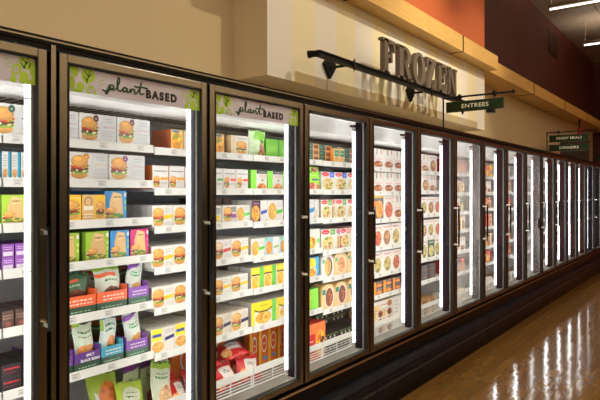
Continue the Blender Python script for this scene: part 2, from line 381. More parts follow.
def freezer(ci, k0, k1):
    case = empty('freezer_case', (P*(k0-1), 0, 0)); tag(case, CASE_LABEL[ci], 'freezer', 'glass-door freezer cases along the wall')
    off = Vector((-P*(k0-1), 0, 0))
    x0, x1 = P*(k0-1), P*k1; e = .0005
    kids = []
    b = MB(); b.box(x0+e, x1-e, .86, .885, .30, 2.12, BACKL); b.box(x0+e, x1-e, .05, .885, 2.10, 2.12, LINER)
    b.build('liner', case)
    b = MB(); b.box(x0+e, x1-e, .263, .86, 1.995, 2.10, LINER)                    # air duct over the top shelf
    for q in range(int((x1-x0)/.05)): b.box(x0+.012+q*.05, x0+.04+q*.05, .55, .70, 1.992, 1.9952, mat((70, 70, 70), .6))
    b.build('air_duct', case)
    b = MB(); b.box(x0+e, x1-e, .0605, .86, .30, DK, DECK)
    b.prism([(x0+e, .0605, DK), (x0+e, .17, DK), (x0+e, .0605, DK+.09)], (x1-x0-2*e, 0, 0), DECK); b.build('deck', case)
    b = MB(); b.box(x0+e, x1-e, .006, .10, Z1+.004, 2.149, BLACK); b.box(x0+e, x1-e, .0, .10, 2.121, 2.1405, BLACK); b.build('header', case)
    b = MB(); b.box(x0+e, x1-e, .101, .888, 2.121, 2.146, GALV); b.build('top_panel', case)
    b = MB(); b.box(x0+e, x1-e, -.004, .0, 2.131, 2.1375, BRONZE); b.build('header_trim', case)
    b = MB(); b.box(x0+e, x1-e, -.008, .0, .422, .4335, mat((214, 190, 164), .3, 1., name='sill_trim_metal')); b.build('sill_trim', case)
    b = MB(); b.box(x0+e, x1-e, .004, .06, .0, .434, BLACK); b.box(x0+e, x1-e, .06, .885, 0, .30, BLACK); b.box(x0+e, x1-e, .0372, .060, .434, .476, BLACK); b.build('base_panel', case)
    b = MB(); g = .004
    prof = [(.004,.322),(-.018,.318),(-.04,.304),(-.055,.282),(-.06,.258),(-.055,.234),(-.043,.218),(-.05,.206),(-.05,.172),(-.036,.162),(-.036,.112),(.004,.112)]
    b.prism([(x0+g, p[0], p[1]) for p in prof], (x1-x0-2*g, 0, 0), BUMPER)
    b.box(x0+g, x1-g, -.053, -.05, .196, .203, mat((90, 84, 78), .35, .6)); b.build('bumper', case)
    for k in range(k0, k1+1):
        xr = P*k
        last = k == k1
        for (xc, sl, sr) in [(xr, 1, 0 if last else 1)] + ([(x0, 0, 1)] if k == k0 else []):
            e2 = .0006
            b = MB(); b.box(xc-(.022 if k else .045)*sl+e2*(1-sl), xc+.022*sr-e2*(1-sr), .0406, .056, .477, Z1+.004, MULL)
            if sl: b.box(xc-(.030 if k == 0 else .005), xc+(.005 if sr else -e2), .056, .117, .477, Z1+.004, MULL)
            b.build('mullion', case)
            b = MB(); b.box(xc-.036*sl+e2*(1-sl), xc+.036*sr-e2*(1-sr), .0365, .0405, .477, Z1+.004, GASKET); b.box(xc-.008*sl+e2*(1-sl), xc+.008*sr-e2*(1-sr), .012, .0365, Z0-.005, Z1+.004, GASKET); b.build('door_gasket', case)
        b = MB(); tx = xr-(.040 if k == 0 else .010); b.tube([(tx, .128, .515+1.495*q/24) for q in range(25)], .0105, TUBE, 12); t = b.build('light_tube', case)
        if k != k1: b = MB(); b.tube([(xr+.0165, .102, .515+1.495*q/24) for q in range(25)], .0105, FILL_TUBE, 12); b.build('light_tube', case)  # extra strip added behind the fin to brighten the shelves, hidden from camera
        if k == k0: b = MB(); b.tube([(x0+.0165, .102, .515+1.495*q/24) for q in range(25)], .0105, FILL_TUBE, 12); b.build('light_tube', case)  # same added fill strip at the first post of the case
        for z in (.503, 2.022):
            b = MB(); b.tube([(tx, .128, z-.014), (tx, .128, z+.014)], .0120, mat((210, 210, 205), .4), 12); b.build('end_cap', t)
        b = MB(); b.box(tx-.04, tx+.004, .10, .138, 2.037, 2.05, GASKET); b.build('tube_bracket', t)
        for z in (.60, 1.28, 1.93):
            b = MB(); b.tube([(tx, .128, z-.003), (tx, .128, z+.003)], .0115, mat((120, 118, 112), .4, .5), 12); b.box(tx-.002, tx+.002, .100, .118, z-.002, z+.002, CHROME); b.build('tube_clip', t)
        door(case, k)
        if k == 0:
            b = MB(); b.box(-.020, -.001, -.002, .0115, Z0-.03, 2.12, BRONZE); b.build('end_post', case)
        shelves(case, k)
    if ci == 0:
        b = MB(); b.box(x0-.04, x0, .0, .89, 0, 2.14, BLACK); b.build('end_panel', case)
    if k1 == 15:
        b = MB(); b.box(x1, x1+.04, .0, .89, 0, 2.14, BLACK); b.build('end_panel', case)
    for o in case.children: o.location = off
    return case
freezer(0, -1, 0)
for ci in range(1, 6): freezer(ci, 3*ci-2, 3*ci)
# ------------------------------------------------------------------ products: printed cartons, pouches, display trays
WHT = (240, 240, 235); KR = (212, 172, 116); GRY = (150, 148, 146); DGR = (70, 68, 68)
def rect(x0, y0, x1, y1, c): return [([(x0,y0),(x1,y0),(x1,y1),(x0,y1)], c)]
def E(cx, cy, rx, ry, c, n=16): return [(ell(cx, cy, rx, ry, n), c)]
def poly(c, *p): return [(list(p), c)]
def specks(cx, cy, rx, ry):
    r = random.Random(int(cx*91+cy*57)); o = []
    for i in range(20): o += E(cx+rx*r.uniform(-.9, .9), cy+ry*r.uniform(-.5, .26), rx*r.uniform(.08, .2), ry*r.uniform(.05, .1), r.choice([(60, 30, 20), (120, 60, 30), (150, 180, 70), (226, 196, 120), (200, 60, 40), (70, 90, 30), (240, 230, 200)]), 7)
    return o
def burger(cx, cy, rx, ry, bun=(212, 154, 82)):
    return (E(cx, cy-.62*ry, .90*rx, .36*ry, (198, 142, 76)) + E(cx, cy-.34*ry, rx, .24*ry, (104, 146, 48)) + E(cx, cy-.14*ry, .95*rx, .26*ry, (84, 46, 28))
            + E(cx, cy+.05*ry, .98*rx, .17*ry, (186, 52, 34)) + E(cx, cy+.18*ry, .96*rx, .15*ry, (240, 194, 76)) + specks(cx, cy, rx, ry) + E(cx, cy+.47*ry, .93*rx, .50*ry, tuple(v*.86 for v in bun)) + E(cx-.06*rx, cy+.53*ry, .80*rx, .40*ry, bun) + E(cx-.2*rx, cy+.66*ry, .40*rx, .16*ry, tuple(min(255, v*1.14) for v in bun)))
def food(cx, cy, rx, ry, cols, seed=1, n=14, base=None):
    r = random.Random(seed); o = E(cx, cy, rx, ry, base or cols[0])
    for i in range(n):
        a = r.uniform(0, 2*PI); q = math.sqrt(r.random())*.78
        o += E(cx+rx*q*math.cos(a), cy+ry*q*math.sin(a), rx*r.uniform(.14, .28), ry*r.uniform(.12, .24), r.choice(cols), 8)
    return o
def scr(x0, y0, x1, y1, n, c, seed=3):
    """print too small to read: rows of short dashes"""
    r = random.Random(seed); o = []; hh = (y1-y0)/n
    for i in range(n):
        x = x0+r.uniform(0, .08)*(x1-x0)
        while x < x1-.02*(x1-x0):
            w = r.uniform(.05, .15)*(x1-x0); o += rect(x, y0+i*hh+.28*hh+r.uniform(-.06, .06)*hh, min(x+w, x1), y0+i*hh+.66*hh, c); x += w+r.uniform(.03, .06)*(x1-x0)
    return o
D = {}   # design -> kind name, description, group, spine colour, front layers
def des(key, name, desc, group, base, spine, layers, side=None): D[key] = (name, desc, group, base, spine, layers, side or [])
def hexb(badge, acc): return (burger(.26, .48, .23, .43) + E(.43, .85, .075, .12, badge) + poly(WHT, (.41, .82), (.45, .82), (.43, .88))
        + poly((224, 226, 224), (.62, .04), (.98, .04), (.98, .96), (.62, .96), (.50, .5)) + scr(.62, .50, .95, .66, 1, acc, 2) + scr(.60, .22, .95, .46, 3, (186, 186, 184), 5) + scr(.68, .72, .9, .9, 2, (170, 170, 168), 8))
des('hex_maroon', 'burger_carton', 'white burger carton, maroon badge', 'white burger cartons with a round badge', (241, 240, 236), (234, 232, 226), hexb((86, 30, 40), (214, 176, 176)))
des('hex_orange', 'burger_carton', 'white burger carton, orange badge', 'white burger cartons with a round badge', (241, 240, 236), (234, 232, 226), hexb((206, 140, 40), (222, 192, 150)))
des('hex_purple', 'burger_carton', 'white burger carton, purple badge', 'white burger cartons with a round badge', (241, 240, 236), (234, 232, 226), hexb((120, 60, 110), (214, 180, 200)))
des('hex_green', 'burger_carton', 'white burger carton, green badge', 'white burger cartons with a round badge', (241, 240, 236), (234, 232, 226), hexb((30, 76, 56), (120, 140, 130)))
des('teal', 'patty_carton', 'narrow white carton, teal edge', 'narrow teal-edged cartons', (238, 238, 234), (40, 128, 150), rect(.72, 0, 1, 1, (44, 134, 156)) + scr(.1, .45, .6, .9, 5, (150, 150, 150), 4) + food(.36, .22, .26, .16, [(196, 150, 90), (160, 110, 60)], 3))
des('yellow', 'burger_carton', 'yellow burger carton', 'yellow burger cartons', (236, 190, 60), (222, 170, 50), burger(.55, .45, .42, .36) + scr(.55, .84, .95, .94, 1, (250, 230, 160), 5))
des('kraft', 'burger_carton', 'yellow carton, brown paper panel', 'yellow burger cartons', (236, 190, 60), (222, 170, 50), rect(0, 0, .5, 1, KR) + E(.25, .74, .18, .2, (150, 108, 62)) + E(.25, .74, .13, .14, KR) + rect(.06, .42, .46, .58, (240, 230, 210)) + scr(.06, .1, .46, .32, 2, (246, 240, 226), 6) + burger(.76, .42, .2, .34))
def bag(c, c2, seed): return (poly(KR, (.26, .06), (.86, .10), (.78, .90), (.36, .97), (.22, .60)) + poly((226, 190, 134), (.40, .64), (.80, .74), (.77, .88), (.37, .95)) + scr(.40, .72, .76, .86, 1, (110, 76, 40), seed)
        + burger(.28, .25, .26, .20) + food(.5, .14, .4, .09, [(90, 130, 40), (150, 40, 40), (60, 40, 24), (230, 190, 90)], seed) + rect(.88, .80, .98, .94, WHT) + rect(.89, .55, .97, .66, c2) + rect(.89, .35, .97, .46, c2))
des('bag_green', 'burger_carton', 'green carton, paper bag print', 'bright cartons with a paper bag print', (150, 184, 52), (112, 146, 40), bag((150, 184, 52), (200, 220, 130), 1))
des('bag_blue', 'burger_carton', 'blue carton, paper bag print', 'bright cartons with a paper bag print', (44, 130, 190), (30, 96, 150), bag((44, 130, 190), (120, 190, 90), 2))
des('bag_pink', 'burger_carton', 'magenta carton, paper bag print', 'bright cartons with a paper bag print', (172, 30, 98), (130, 20, 70), bag((172, 30, 98), (220, 120, 160), 3))
des('script_orange', 'burger_carton', 'white script carton, orange tab', 'white script-lettered cartons', (243, 241, 236), (190, 102, 44), scr(.08, .70, .92, .84, 1, (110, 110, 112), 11) + burger(.24, .32, .21, .25) + rect(.48, .40, 1, .50, (234, 150, 60)) + scr(.5, .2, .9, .32, 2, GRY, 4), rect(.3, .3, .7, .5, (120, 60, 24)) + scr(.2, .6, .8, .8, 2, (150, 76, 30)))
des('script_red', 'burger_carton', 'white script carton, red tab', 'white script-lettered cartons', (243, 241, 236), (226, 220, 210), scr(.08, .70, .92, .84, 1, (120, 120, 122), 11) + burger(.26, .34, .22, .27) + rect(.55, .42, 1, .52, (214, 60, 44)) + scr(.5, .2, .9, .32, 2, GRY, 4))
des('script_green', 'burger_carton', 'white script carton, green tab', 'white script-lettered cartons', (243, 241, 236), (226, 220, 210), scr(.08, .70, .92, .84, 1, (120, 120, 122), 12) + burger(.26, .34, .22, .27) + rect(.55, .42, 1, .52, (92, 170, 60)) + scr(.5, .2, .9, .32, 2, GRY, 4))
def tabb(tab, bun=(212, 154, 82)): return burger(.29, .47, .28, .44, bun) + poly(tab, (.56, .34), (1, .42), (1, .58), (.56, .52)) + scr(.60, .66, .95, .9, 3, (176, 176, 174), 7) + scr(.62, .1, .95, .26, 2, (196, 196, 194), 9)
des('tab_yellow', 'burger_carton', 'white burger carton, yellow tab', 'white burger cartons with a slanted tab', (243, 241, 236), (224, 216, 204), tabb((240, 190, 40)))
des('tab_red', 'burger_carton', 'white burger carton, red tab', 'white burger cartons with a slanted tab', (243, 241, 236), (224, 216, 204), tabb((206, 64, 56), (226, 196, 160)))
des('tab_navy', 'burger_carton', 'cream burger carton, navy tab', 'cream burger cartons with a navy tab', (232, 222, 204), (214, 200, 178), tabb((36, 36, 72), (210, 160, 96)))
des('tab_green', 'meal_carton', 'white meal carton, green tab', 'white meal cartons with a green tab', (243, 241, 236), (226, 218, 206), food(.30, .48, .28, .40, [(196, 150, 70), (230, 186, 90), (120, 76, 36)], 5) + poly((76, 168, 60), (.56, .34), (1, .42), (1, .58), (.56, .52)) + scr(.6, .66, .95, .9, 3, (176, 176, 174), 7))
des('nug_yellow', 'nugget_carton', 'white nugget carton, yellow label', 'white nugget cartons', (238, 232, 220), (216, 206, 190), rect(.02, .50, .46, .98, (244, 220, 60)) + rect(.06, .66, .42, .78, (44, 60, 130)) + food(.28, .26, .26, .22, [(214, 160, 84), (190, 130, 60), (232, 190, 116)], 8) + poly((36, 40, 90), (.58, .44), (.98, .52), (.98, .66), (.58, .58)) + scr(.6, .74, .95, .92, 2, GRY, 4))
des('purple_sw', 'sandwich_carton', 'grey and purple sandwich carton', 'grey and purple sandwich cartons', (220, 216, 210), (190, 180, 176), burger(.40, .5, .34, .42, (226, 170, 90)) + rect(.64, .28, 1, .5, (126, 60, 130)) + rect(.64, .62, 1, .9, (140, 136, 134)))
des('grey_sw', 'sandwich_carton', 'grey and yellow sandwich carton', 'grey and purple sandwich cartons', (220, 216, 210), (190, 180, 176), rect(.05, .12, .8, .45, (236, 196, 70)) + rect(.1, .55, .9, .9, (150, 146, 142)))
des('orange_bowl', 'meal_carton', 'small orange meal carton', 'small meal cartons on the top shelf', (230, 200, 120), (150, 70, 40), food(.5, .45, .44, .42, [(226, 140, 50), (240, 200, 80), (120, 150, 60), (150, 60, 30)], 4) + rect(.1, .86, .7, .96, (80, 110, 150)))
des('tan_burger', 'burger_carton', 'white and tan burger carton', 'small meal cartons on the top shelf', (238, 232, 222), (206, 178, 130), rect(0, 0, .22, 1, (220, 200, 160)) + burger(.60, .40, .34, .34) + scr(.3, .80, .9, .92, 1, GRY, 4))
des('green_blank', 'veggie_carton', 'bright green carton', 'green cartons', (104, 180, 52), (84, 150, 44), rect(.1, .3, .9, .7, (120, 194, 66)) + scr(.2, .4, .8, .6, 2, (150, 210, 100), 4))
des('green_edge', 'meal_carton', 'white carton, green edge, dark header', 'white cartons with a green edge', (242, 241, 236), (120, 190, 60), rect(0, 0, .32, 1, (126, 200, 66)) + rect(.34, .82, 1, 1, (44, 46, 44)) + scr(.42, .86, .94, .95, 1, WHT, 6) + poly((92, 150, 90), (.62, .44), (.78, .44), (.70, .58)) + E(.67, .08, .33, .28, (226, 200, 170)) + food(.67, .08, .28, .22, [(196, 110, 50), (226, 170, 90), (120, 70, 40)], 6) + scr(.45, .62, .92, .76, 2, (220, 150, 130), 5))
des('plum', 'meal_carton', 'plum and white meal carton', 'plum and white meal cartons', (240, 238, 232), (236, 232, 226), rect(.0, .0, .56, 1, (66, 36, 52)) + food(.27, .42, .25, .36, [(226, 160, 60), (240, 196, 110), (150, 70, 40)], 9) + poly((52, 66, 150), (.6, .36), (.98, .44), (.98, .58), (.6, .52)) + scr(.12, .82, .46, .92, 1, (200, 180, 210), 2))
des('bluebag', 'nugget_carton', 'white and pale blue nugget carton', 'white and pale blue nugget cartons', (242, 242, 240), (226, 226, 222), rect(.0, .0, .58, 1, (158, 204, 232)) + food(.30, .42, .24, .38, [(206, 140, 60), (226, 170, 84), (180, 110, 40)], 7, 10) + rect(.04, .84, .2, .98, (110, 180, 80)) + poly((120, 186, 90), (.62, .36), (.98, .44), (.98, .54), (.62, .48)))
des('bites', 'nugget_carton', 'yellow and green bites carton', 'yellow and green bites cartons', (244, 214, 40), (196, 194, 188), rect(.68, 0, 1, 1, (96, 180, 66)) + E(.33, .30, .32, .34, WHT) + food(.33, .30, .29, .30, [(226, 170, 60), (240, 200, 96), (196, 130, 44)], 5) + rect(.02, .62, .66, .68, (40, 44, 36)) + E(.33, .84, .26, .10, (250, 226, 80)))
des('nuggets_big', 'nugget_carton', 'large yellow nugget carton', 'yellow and green bites cartons', (244, 214, 40), (196, 192, 184), rect(.12, 0, .84, .58, WHT) + food(.48, .30, .34, .26, [(226, 176, 70), (240, 206, 110), (196, 134, 50)], 6, 20) + poly((60, 50, 26), (.10, .72), (.3, .60), (.66, .60), (.86, .72), (.86, .66), (.66, .54), (.3, .54), (.10, .66)) + rect(.84, 0, 1, 1, (100, 184, 70)) + scr(.34, .76, .66, .9, 1, (150, 140, 40), 6))
des('orange_logo', 'snack_carton', 'orange carton, round white logo', 'orange snack cartons', (226, 110, 36), (190, 80, 30), rect(0, 0, .3, 1, (244, 190, 50)) + E(.6, .6, .3, .26, WHT) + E(.6, .6, .24, .2, (206, 90, 30)) + rect(.45, .12, .95, .24, (120, 150, 200)) + scr(.48, .54, .74, .66, 1, WHT, 3))
des('orange_flat', 'snack_carton', 'wide orange carton, grey band', 'orange snack cartons', (214, 112, 44), (176, 80, 34), E(.5, .66, .2, .28, WHT) + E(.5, .66, .15, .2, (206, 100, 40)) + rect(.3, .10, .98, .26, (150, 170, 206)) + food(.85, .4, .14, .3, [(196, 110, 40), (150, 70, 30)], 3))
des('pizza_small', 'snack_carton', 'green and brown snack carton', 'stacked green and brown cartons', (206, 180, 136), (150, 112, 70), rect(.02, .04, .52, .98, (20, 76, 60)) + scr(.08, .4, .4, .7, 2, (140, 190, 170), 3) + rect(.55, .08, .97, .92, (190, 136, 80)) + food(.76, .48, .19, .38, [(130, 66, 30), (206, 150, 84), (80, 44, 24)], 4))
des('green_tall', 'snack_carton', 'upright cream and green carton', 'upright cream and green cartons', (226, 196, 140), (206, 130, 60), rect(.12, .45, .95, .9, (36, 120, 84)) + scr(.25, .6, .85, .75, 1, (180, 210, 180), 3) + food(.52, .22, .36, .2, [(206, 130, 60), (150, 80, 40), (240, 200, 110)], 4))
des('lime', 'meal_carton', 'lime green meal carton', 'lime green meal cartons', (150, 214, 62), (110, 180, 50), scr(.1, .78, .8, .9, 1, (236, 246, 210), 4) + rect(.5, .55, .95, .66, (60, 70, 90)) + food(.58, .2, .40, .22, [(190, 80, 60), (230, 190, 160), (140, 50, 40), (240, 220, 190)], 5))
des('lime_flat', 'meal_carton', 'lime green carton lying flat', 'lime green meal cartons', (150, 214, 62), (110, 180, 50), rect(0, 0, .62, .3, (60, 120, 40)) + food(.78, .55, .2, .4, [(120, 50, 40), (226, 190, 160), (150, 90, 60)], 5))
def veg(t2, seed): return (E(.30, .87, .28, .11, (206, 34, 52)) + scr(.14, .82, .46, .90, 1, WHT, 3) + rect(.62, .72, .96, .99, t2) + scr(.68, .78, .9, .92, 2, WHT, 4)
        + food(.48, .34, .44, .34, [(210, 180, 96), (226, 210, 160), (96, 136, 40), (196, 156, 76), (170, 104, 56)], seed, 24, (216, 200, 156)))
des('veg_blue', 'veggie_carton', 'white veggie carton, blue tab', 'white veggie cartons with a red oval', (243, 240, 234), (230, 226, 218), veg((56, 96, 190), 3))
des('veg_green', 'veggie_carton', 'white veggie carton, green tab', 'white veggie cartons with a red oval', (243, 240, 234), (230, 226, 218), veg((90, 150, 60), 5))
des('veg_red', 'veggie_carton', 'white veggie carton, red stripe', 'white veggie cartons with a red oval', (243, 240, 234), (196, 50, 56), rect(.0, .0, .2, .62, (190, 40, 50)) + veg((226, 150, 150), 8))
des('white_blue', 'meal_carton', 'white meal carton, blue stamp', 'white meal cartons with a blue stamp', (243, 241, 236), (230, 226, 218), food(.2, .34, .24, .32, [(226, 160, 60), (240, 200, 100), (180, 110, 50)], 5) + poly((50, 140, 200), (.5, .30), (.95, .40), (.95, .62), (.5, .52)) + scr(.2, .76, .9, .92, 2, (206, 206, 204), 5))
des('salad', 'meal_carton', 'white carton, green corners', 'white cartons with green corners', (243, 241, 234), (230, 226, 218), rect(.04, .66, .3, .95, (196, 220, 90)) + food(.42, .34, .34, .3, [(206, 196, 60), (226, 150, 60), (190, 60, 50), (150, 180, 60)], 6) + rect(.78, .3, .98, .52, (110, 186, 96)))
des('blue_yellow', 'meal_carton', 'blue carton, yellow centre', 'blue and yellow cartons', (72, 156, 196), (50, 120, 160), E(.48, .80, .28, .18, (248, 216, 50)) + rect(.2, .52, .76, .80, (248, 216, 50)) + E(.48, .24, .36, .28, WHT) + food(.48, .24, .32, .24, [(226, 170, 70), (196, 120, 44), (240, 206, 120)], 5))
des('yellow_green', 'nugget_carton', 'green and yellow carton', 'yellow and green bites cartons', (120, 192, 60), (90, 150, 50), rect(.0, .10, .5, .9, (248, 216, 40)) + E(.24, .60, .30, .20, (250, 224, 70)) + food(.22, .22, .28, .2, [(226, 170, 60), (196, 130, 44)], 5))
des('bowl_dark', 'bowl_carton', 'arched white carton, dark bowl', 'arched bowl cartons', (244, 242, 238), (226, 222, 214), E(.56, .46, .32, .40, (52, 44, 52)) + food(.50, .46, .27, .36, [(230, 180, 110), (206, 110, 60), (236, 214, 160), (120, 140, 60)], 5) + rect(.06, .62, .26, .78, (110, 176, 130)))
des('bowl_tan', 'bowl_carton', 'arched tan bowl carton', 'arched bowl cartons', (238, 206, 150), (226, 186, 120), E(.56, .46, .34, .40, (246, 240, 228)) + food(.56, .46, .29, .35, [(214, 150, 90), (196, 110, 60), (236, 206, 150), (150, 90, 50)], 7) + rect(.06, .62, .28, .78, (90, 160, 110)))
des('bowl_brown', 'bowl_carton', 'arched carton, brown stew bowl', 'arched bowl cartons', (236, 204, 148), (226, 180, 110), E(.60, .46, .34, .42, (246, 244, 238)) + food(.58, .46, .29, .38, [(120, 60, 40), (84, 40, 30), (190, 110, 60), (150, 60, 40)], 9, 18) + rect(.04, .60, .3, .80, (30, 116, 84)))
des('orange_fruit', 'meal_carton', 'large orange carton, red label', 'orange and black boxes in the bottom bin', (226, 120, 66), (196, 60, 44), rect(0, .2, .5, .72, (196, 40, 40)) + scr(.05, .3, .42, .6, 2, (240, 210, 200), 4) + food(.74, .42, .22, .36, [(236, 190, 60), (60, 50, 40), (206, 90, 40), (90, 120, 50)], 4))
des('tray_black', 'meal_tray', 'flat black meal tray', 'flat black meal trays', (36, 36, 38), (44, 44, 46), rect(.12, .25, .2, .6, (230, 230, 226)) + rect(.4, .25, .48, .6, (230, 230, 226)) + rect(.68, .25, .76, .6, (230, 230, 226)) + rect(0, .76, 1, .92, (110, 140, 70)))
def oval(c1, seed, acc): return (scr(.14, .80, .92, .92, 1, (216, 90, 70), seed) + E(.50, .38, .40, .37, (196, 186, 176)) + food(.50, .38, .36, .33, c1, seed, 16) + rect(.76, .70, .94, .76, acc) + rect(.02, .30, .14, .36, (130, 190, 120)))
GRN = [(176, 150, 76), (106, 124, 40), (206, 180, 110), (80, 96, 36)]; RED = [(176, 76, 44), (206, 116, 60), (226, 176, 120), (140, 50, 36)]; BRN = [(150, 100, 50), (106, 60, 30), (206, 160, 96)]
des('oval_green', 'meal_carton', 'white meal carton, green pasta', 'white meal cartons with an oval dish', (244, 242, 238), (230, 226, 220), oval(GRN, 3, (240, 200, 80)))
des('oval_red', 'meal_carton', 'white meal carton, red pasta', 'white meal cartons with an oval dish', (244, 242, 238), (230, 226, 220), oval(RED, 5, (240, 200, 80)))
des('oval_brown', 'meal_carton', 'white meal carton, brown noodles', 'white meal cartons with an oval dish', (244, 242, 238), (230, 226, 220), oval(BRN, 8, (120, 160, 210)))
des('low_bowl', 'meal_carton', 'white carton, low food bowl', 'white cartons with a low food bowl', (244, 242, 238), (230, 226, 220), scr(.15, .42, .9, .5, 1, (226, 120, 100), 3) + rect(.3, .70, .42, .98, (170, 160, 120)) + rect(.7, .74, .8, .98, (206, 150, 110)) + food(.5, .20, .42, .18, [(150, 84, 48), (206, 160, 96), (120, 44, 36), (96, 116, 44)], 4))
des('orange_dark', 'meal_carton', 'dark orange pasta carton', 'dark orange pasta cartons', (92, 84, 82), (70, 60, 60), rect(0, .55, .6, .75, (226, 120, 50)) + food(.62, .42, .36, .38, [(226, 150, 70), (240, 200, 120), (196, 110, 50)], 4) + rect(0, .9, 1, 1, (236, 200, 90)))
des('navy_orange', 'snack_carton', 'navy and orange snack carton', 'navy and orange snack cartons', (40, 44, 66), (60, 40, 40), rect(0, .0, .3, 1, (226, 150, 40)) + food(.62, .4, .32, .3, [(226, 120, 50), (196, 60, 40), (240, 200, 90)], 4) + scr(.35, .78, .95, .94, 1, WHT, 4))
des('long_white', 'pizza_carton', 'long flat white carton', 'flat white pizza cartons', (240, 236, 228), (210, 190, 160), rect(0, 0, .3, .6, (226, 190, 120)) + food(.85, .5, .13, .4, [(196, 100, 50), (236, 200, 110), (90, 120, 50)], 4) + scr(.35, .35, .7, .65, 1, (200, 90, 80), 5))
des('brown_stack', 'pizza_carton', 'white and brown pizza carton', 'flat white pizza cartons', (238, 230, 214), (196, 160, 110), rect(0, .1, .22, .9, (226, 180, 90)) + food(.72, .5, .26, .44, [(140, 70, 40), (206, 140, 80), (90, 50, 30)], 4) + scr(.28, .55, .5, .8, 1, (190, 110, 80), 3))
des('tall_white', 'meal_carton', 'tall plain white carton', 'tall white cartons', (244, 242, 238), (232, 226, 216), scr(.2, .1, .8, .9, 7, (206, 196, 186), 5))
des('black_red', 'meal_carton', 'black carton, red print', 'black cartons with red print', (26, 22, 24), (20, 18, 20), scr(.08, .5, .9, .84, 1, (176, 30, 40), 4) + scr(.1, .3, .7, .42, 1, (130, 30, 36), 7))
des('dark_meal', 'meal_carton', 'dark charcoal meal carton', 'dark meal cartons', (40, 40, 46), (34, 32, 36), food(.5, .4, .36, .3, [(90, 60, 40), (60, 46, 40), (110, 80, 50)], 4) + scr(.2, .78, .8, .9, 1, (150, 146, 140), 4))
des('purple_bar', 'snack_carton', 'small purple and white carton', 'small purple cartons', (122, 70, 140), (90, 44, 110), rect(.1, .1, .9, .42, (226, 216, 230)) + scr(.15, .55, .85, .85, 2, (230, 214, 236), 4))
des('dark_cup', 'snack_carton', 'small dark brown carton', 'small dark cartons', (66, 46, 40), (50, 36, 32), scr(.1, .5, .9, .8, 2, (150, 120, 100), 4) + rect(.3, .1, .7, .35, (120, 60, 50)))
des('white_small', 'patty_carton', 'small white carton set far back', 'small white cartons at the back', (226, 224, 218), (206, 200, 190), rect(.3, .1, .5, .5, (206, 140, 70)) + scr(.55, .5, .9, .9, 3, GRY, 4))
des('red_meal', 'meal_carton', 'red and yellow meal carton', 'red and yellow meal cartons', (190, 44, 40), (150, 34, 30), food(.5, .36, .38, .3, [(236, 190, 80), (226, 140, 60), (200, 90, 50)], 4) + scr(.15, .76, .85, .9, 1, (250, 230, 180), 4))
des('green_meal', 'meal_carton', 'dark green meal carton', 'green meal cartons', (44, 92, 58), (36, 74, 46), food(.5, .36, .38, .3, [(226, 200, 130), (200, 150, 80), (150, 170, 80)], 4) + scr(.15, .76, .85, .9, 1, (236, 236, 210), 4))
des('tan_meal', 'meal_carton', 'tan and brown meal carton', 'tan meal cartons', (206, 166, 110), (170, 130, 80), food(.5, .36, .38, .3, [(120, 70, 40), (226, 190, 130), (160, 90, 50)], 4) + rect(.1, .74, .9, .92, (110, 56, 36)))
# pouches (front print is rastered over the bulging film)
des('p_orange', 'veggie_pouch', 'green-white pouch, orange strip', 'pouches standing in display trays', (222, 230, 214), (40, 84, 50), rect(0, .86, 1, 1, (150, 196, 60)) + rect(0, .70, .78, .80, (226, 96, 44)) + scr(.25, .56, .8, .68, 1, (50, 110, 60), 3) + food(.62, .22, .42, .24, [(92, 46, 28), (120, 66, 36), (70, 34, 22)], 3, 6) + E(.8, .36, .12, .08, (40, 44, 70)))
des('p_dark', 'veggie_pouch', 'dark green pouch, orange strip', 'pouches standing in display trays', (58, 92, 62), (36, 66, 44), rect(0, .74, .6, .82, (206, 80, 44)) + scr(.1, .6, .7, .72, 1, (150, 190, 150), 3) + food(.55, .34, .5, .22, [(84, 42, 30), (110, 60, 36), (60, 30, 24)], 4, 8) + rect(0, .0, 1, .14, (206, 84, 44)))
des('p_purple', 'veggie_pouch', 'white-green pouch, purple strip', 'pouches standing in display trays', (228, 234, 224), (40, 90, 50), poly((112, 50, 140), (0, .72), (1, .94), (1, 1), (0, .84)) + rect(0, .94, 1, 1, (160, 200, 70)) + scr(.2, .58, .85, .72, 2, (50, 130, 70), 3) + E(.58, .24, .34, .10, (214, 150, 84)) + E(.58, .15, .36, .07, (110, 150, 50)) + E(.58, .08, .34, .08, (90, 46, 30)) + E(.6, .33, .3, .12, (218, 160, 90)))
des('p_blackbean', 'veggie_pouch', 'pale green burger pouch', 'pouches standing in display trays', (214, 226, 204), (40, 84, 46), rect(0, .9, 1, 1, (34, 40, 30)) + rect(0, .84, .3, 1, (160, 200, 70)) + scr(.15, .58, .85, .78, 2, (70, 120, 60), 3) + E(.5, .3, .42, .16, (206, 130, 70)) + E(.5, .16, .42, .08, (90, 130, 50)) + E(.5, .08, .4, .08, (100, 40, 34)) + E(.56, .36, .34, .1, (216, 146, 80)))
des('p_teal', 'veggie_pouch', 'pale pouch, teal top', 'pouches standing in display trays', (220, 232, 226), (36, 80, 52), rect(0, .9, 1, 1, (60, 160, 176)) + rect(0, .66, .12, .9, (160, 200, 70)) + scr(.2, .62, .85, .82, 2, (50, 110, 80), 3) + E(.64, .38, .3, .14, (200, 130, 70)) + E(.58, .24, .34, .09, (60, 110, 50)) + E(.6, .16, .34, .09, (110, 56, 36)))
des('p_lime', 'veggie_pouch', 'lime green pouch, white patch', 'bags heaped in the bottom bin', (176, 200, 70), (150, 180, 60), E(.52, .66, .34, .20, (226, 232, 206)) + scr(.3, .58, .74, .76, 2, (70, 120, 60), 3) + food(.7, .22, .3, .2, [(206, 120, 50), (226, 150, 70), (150, 70, 30)], 3, 6))
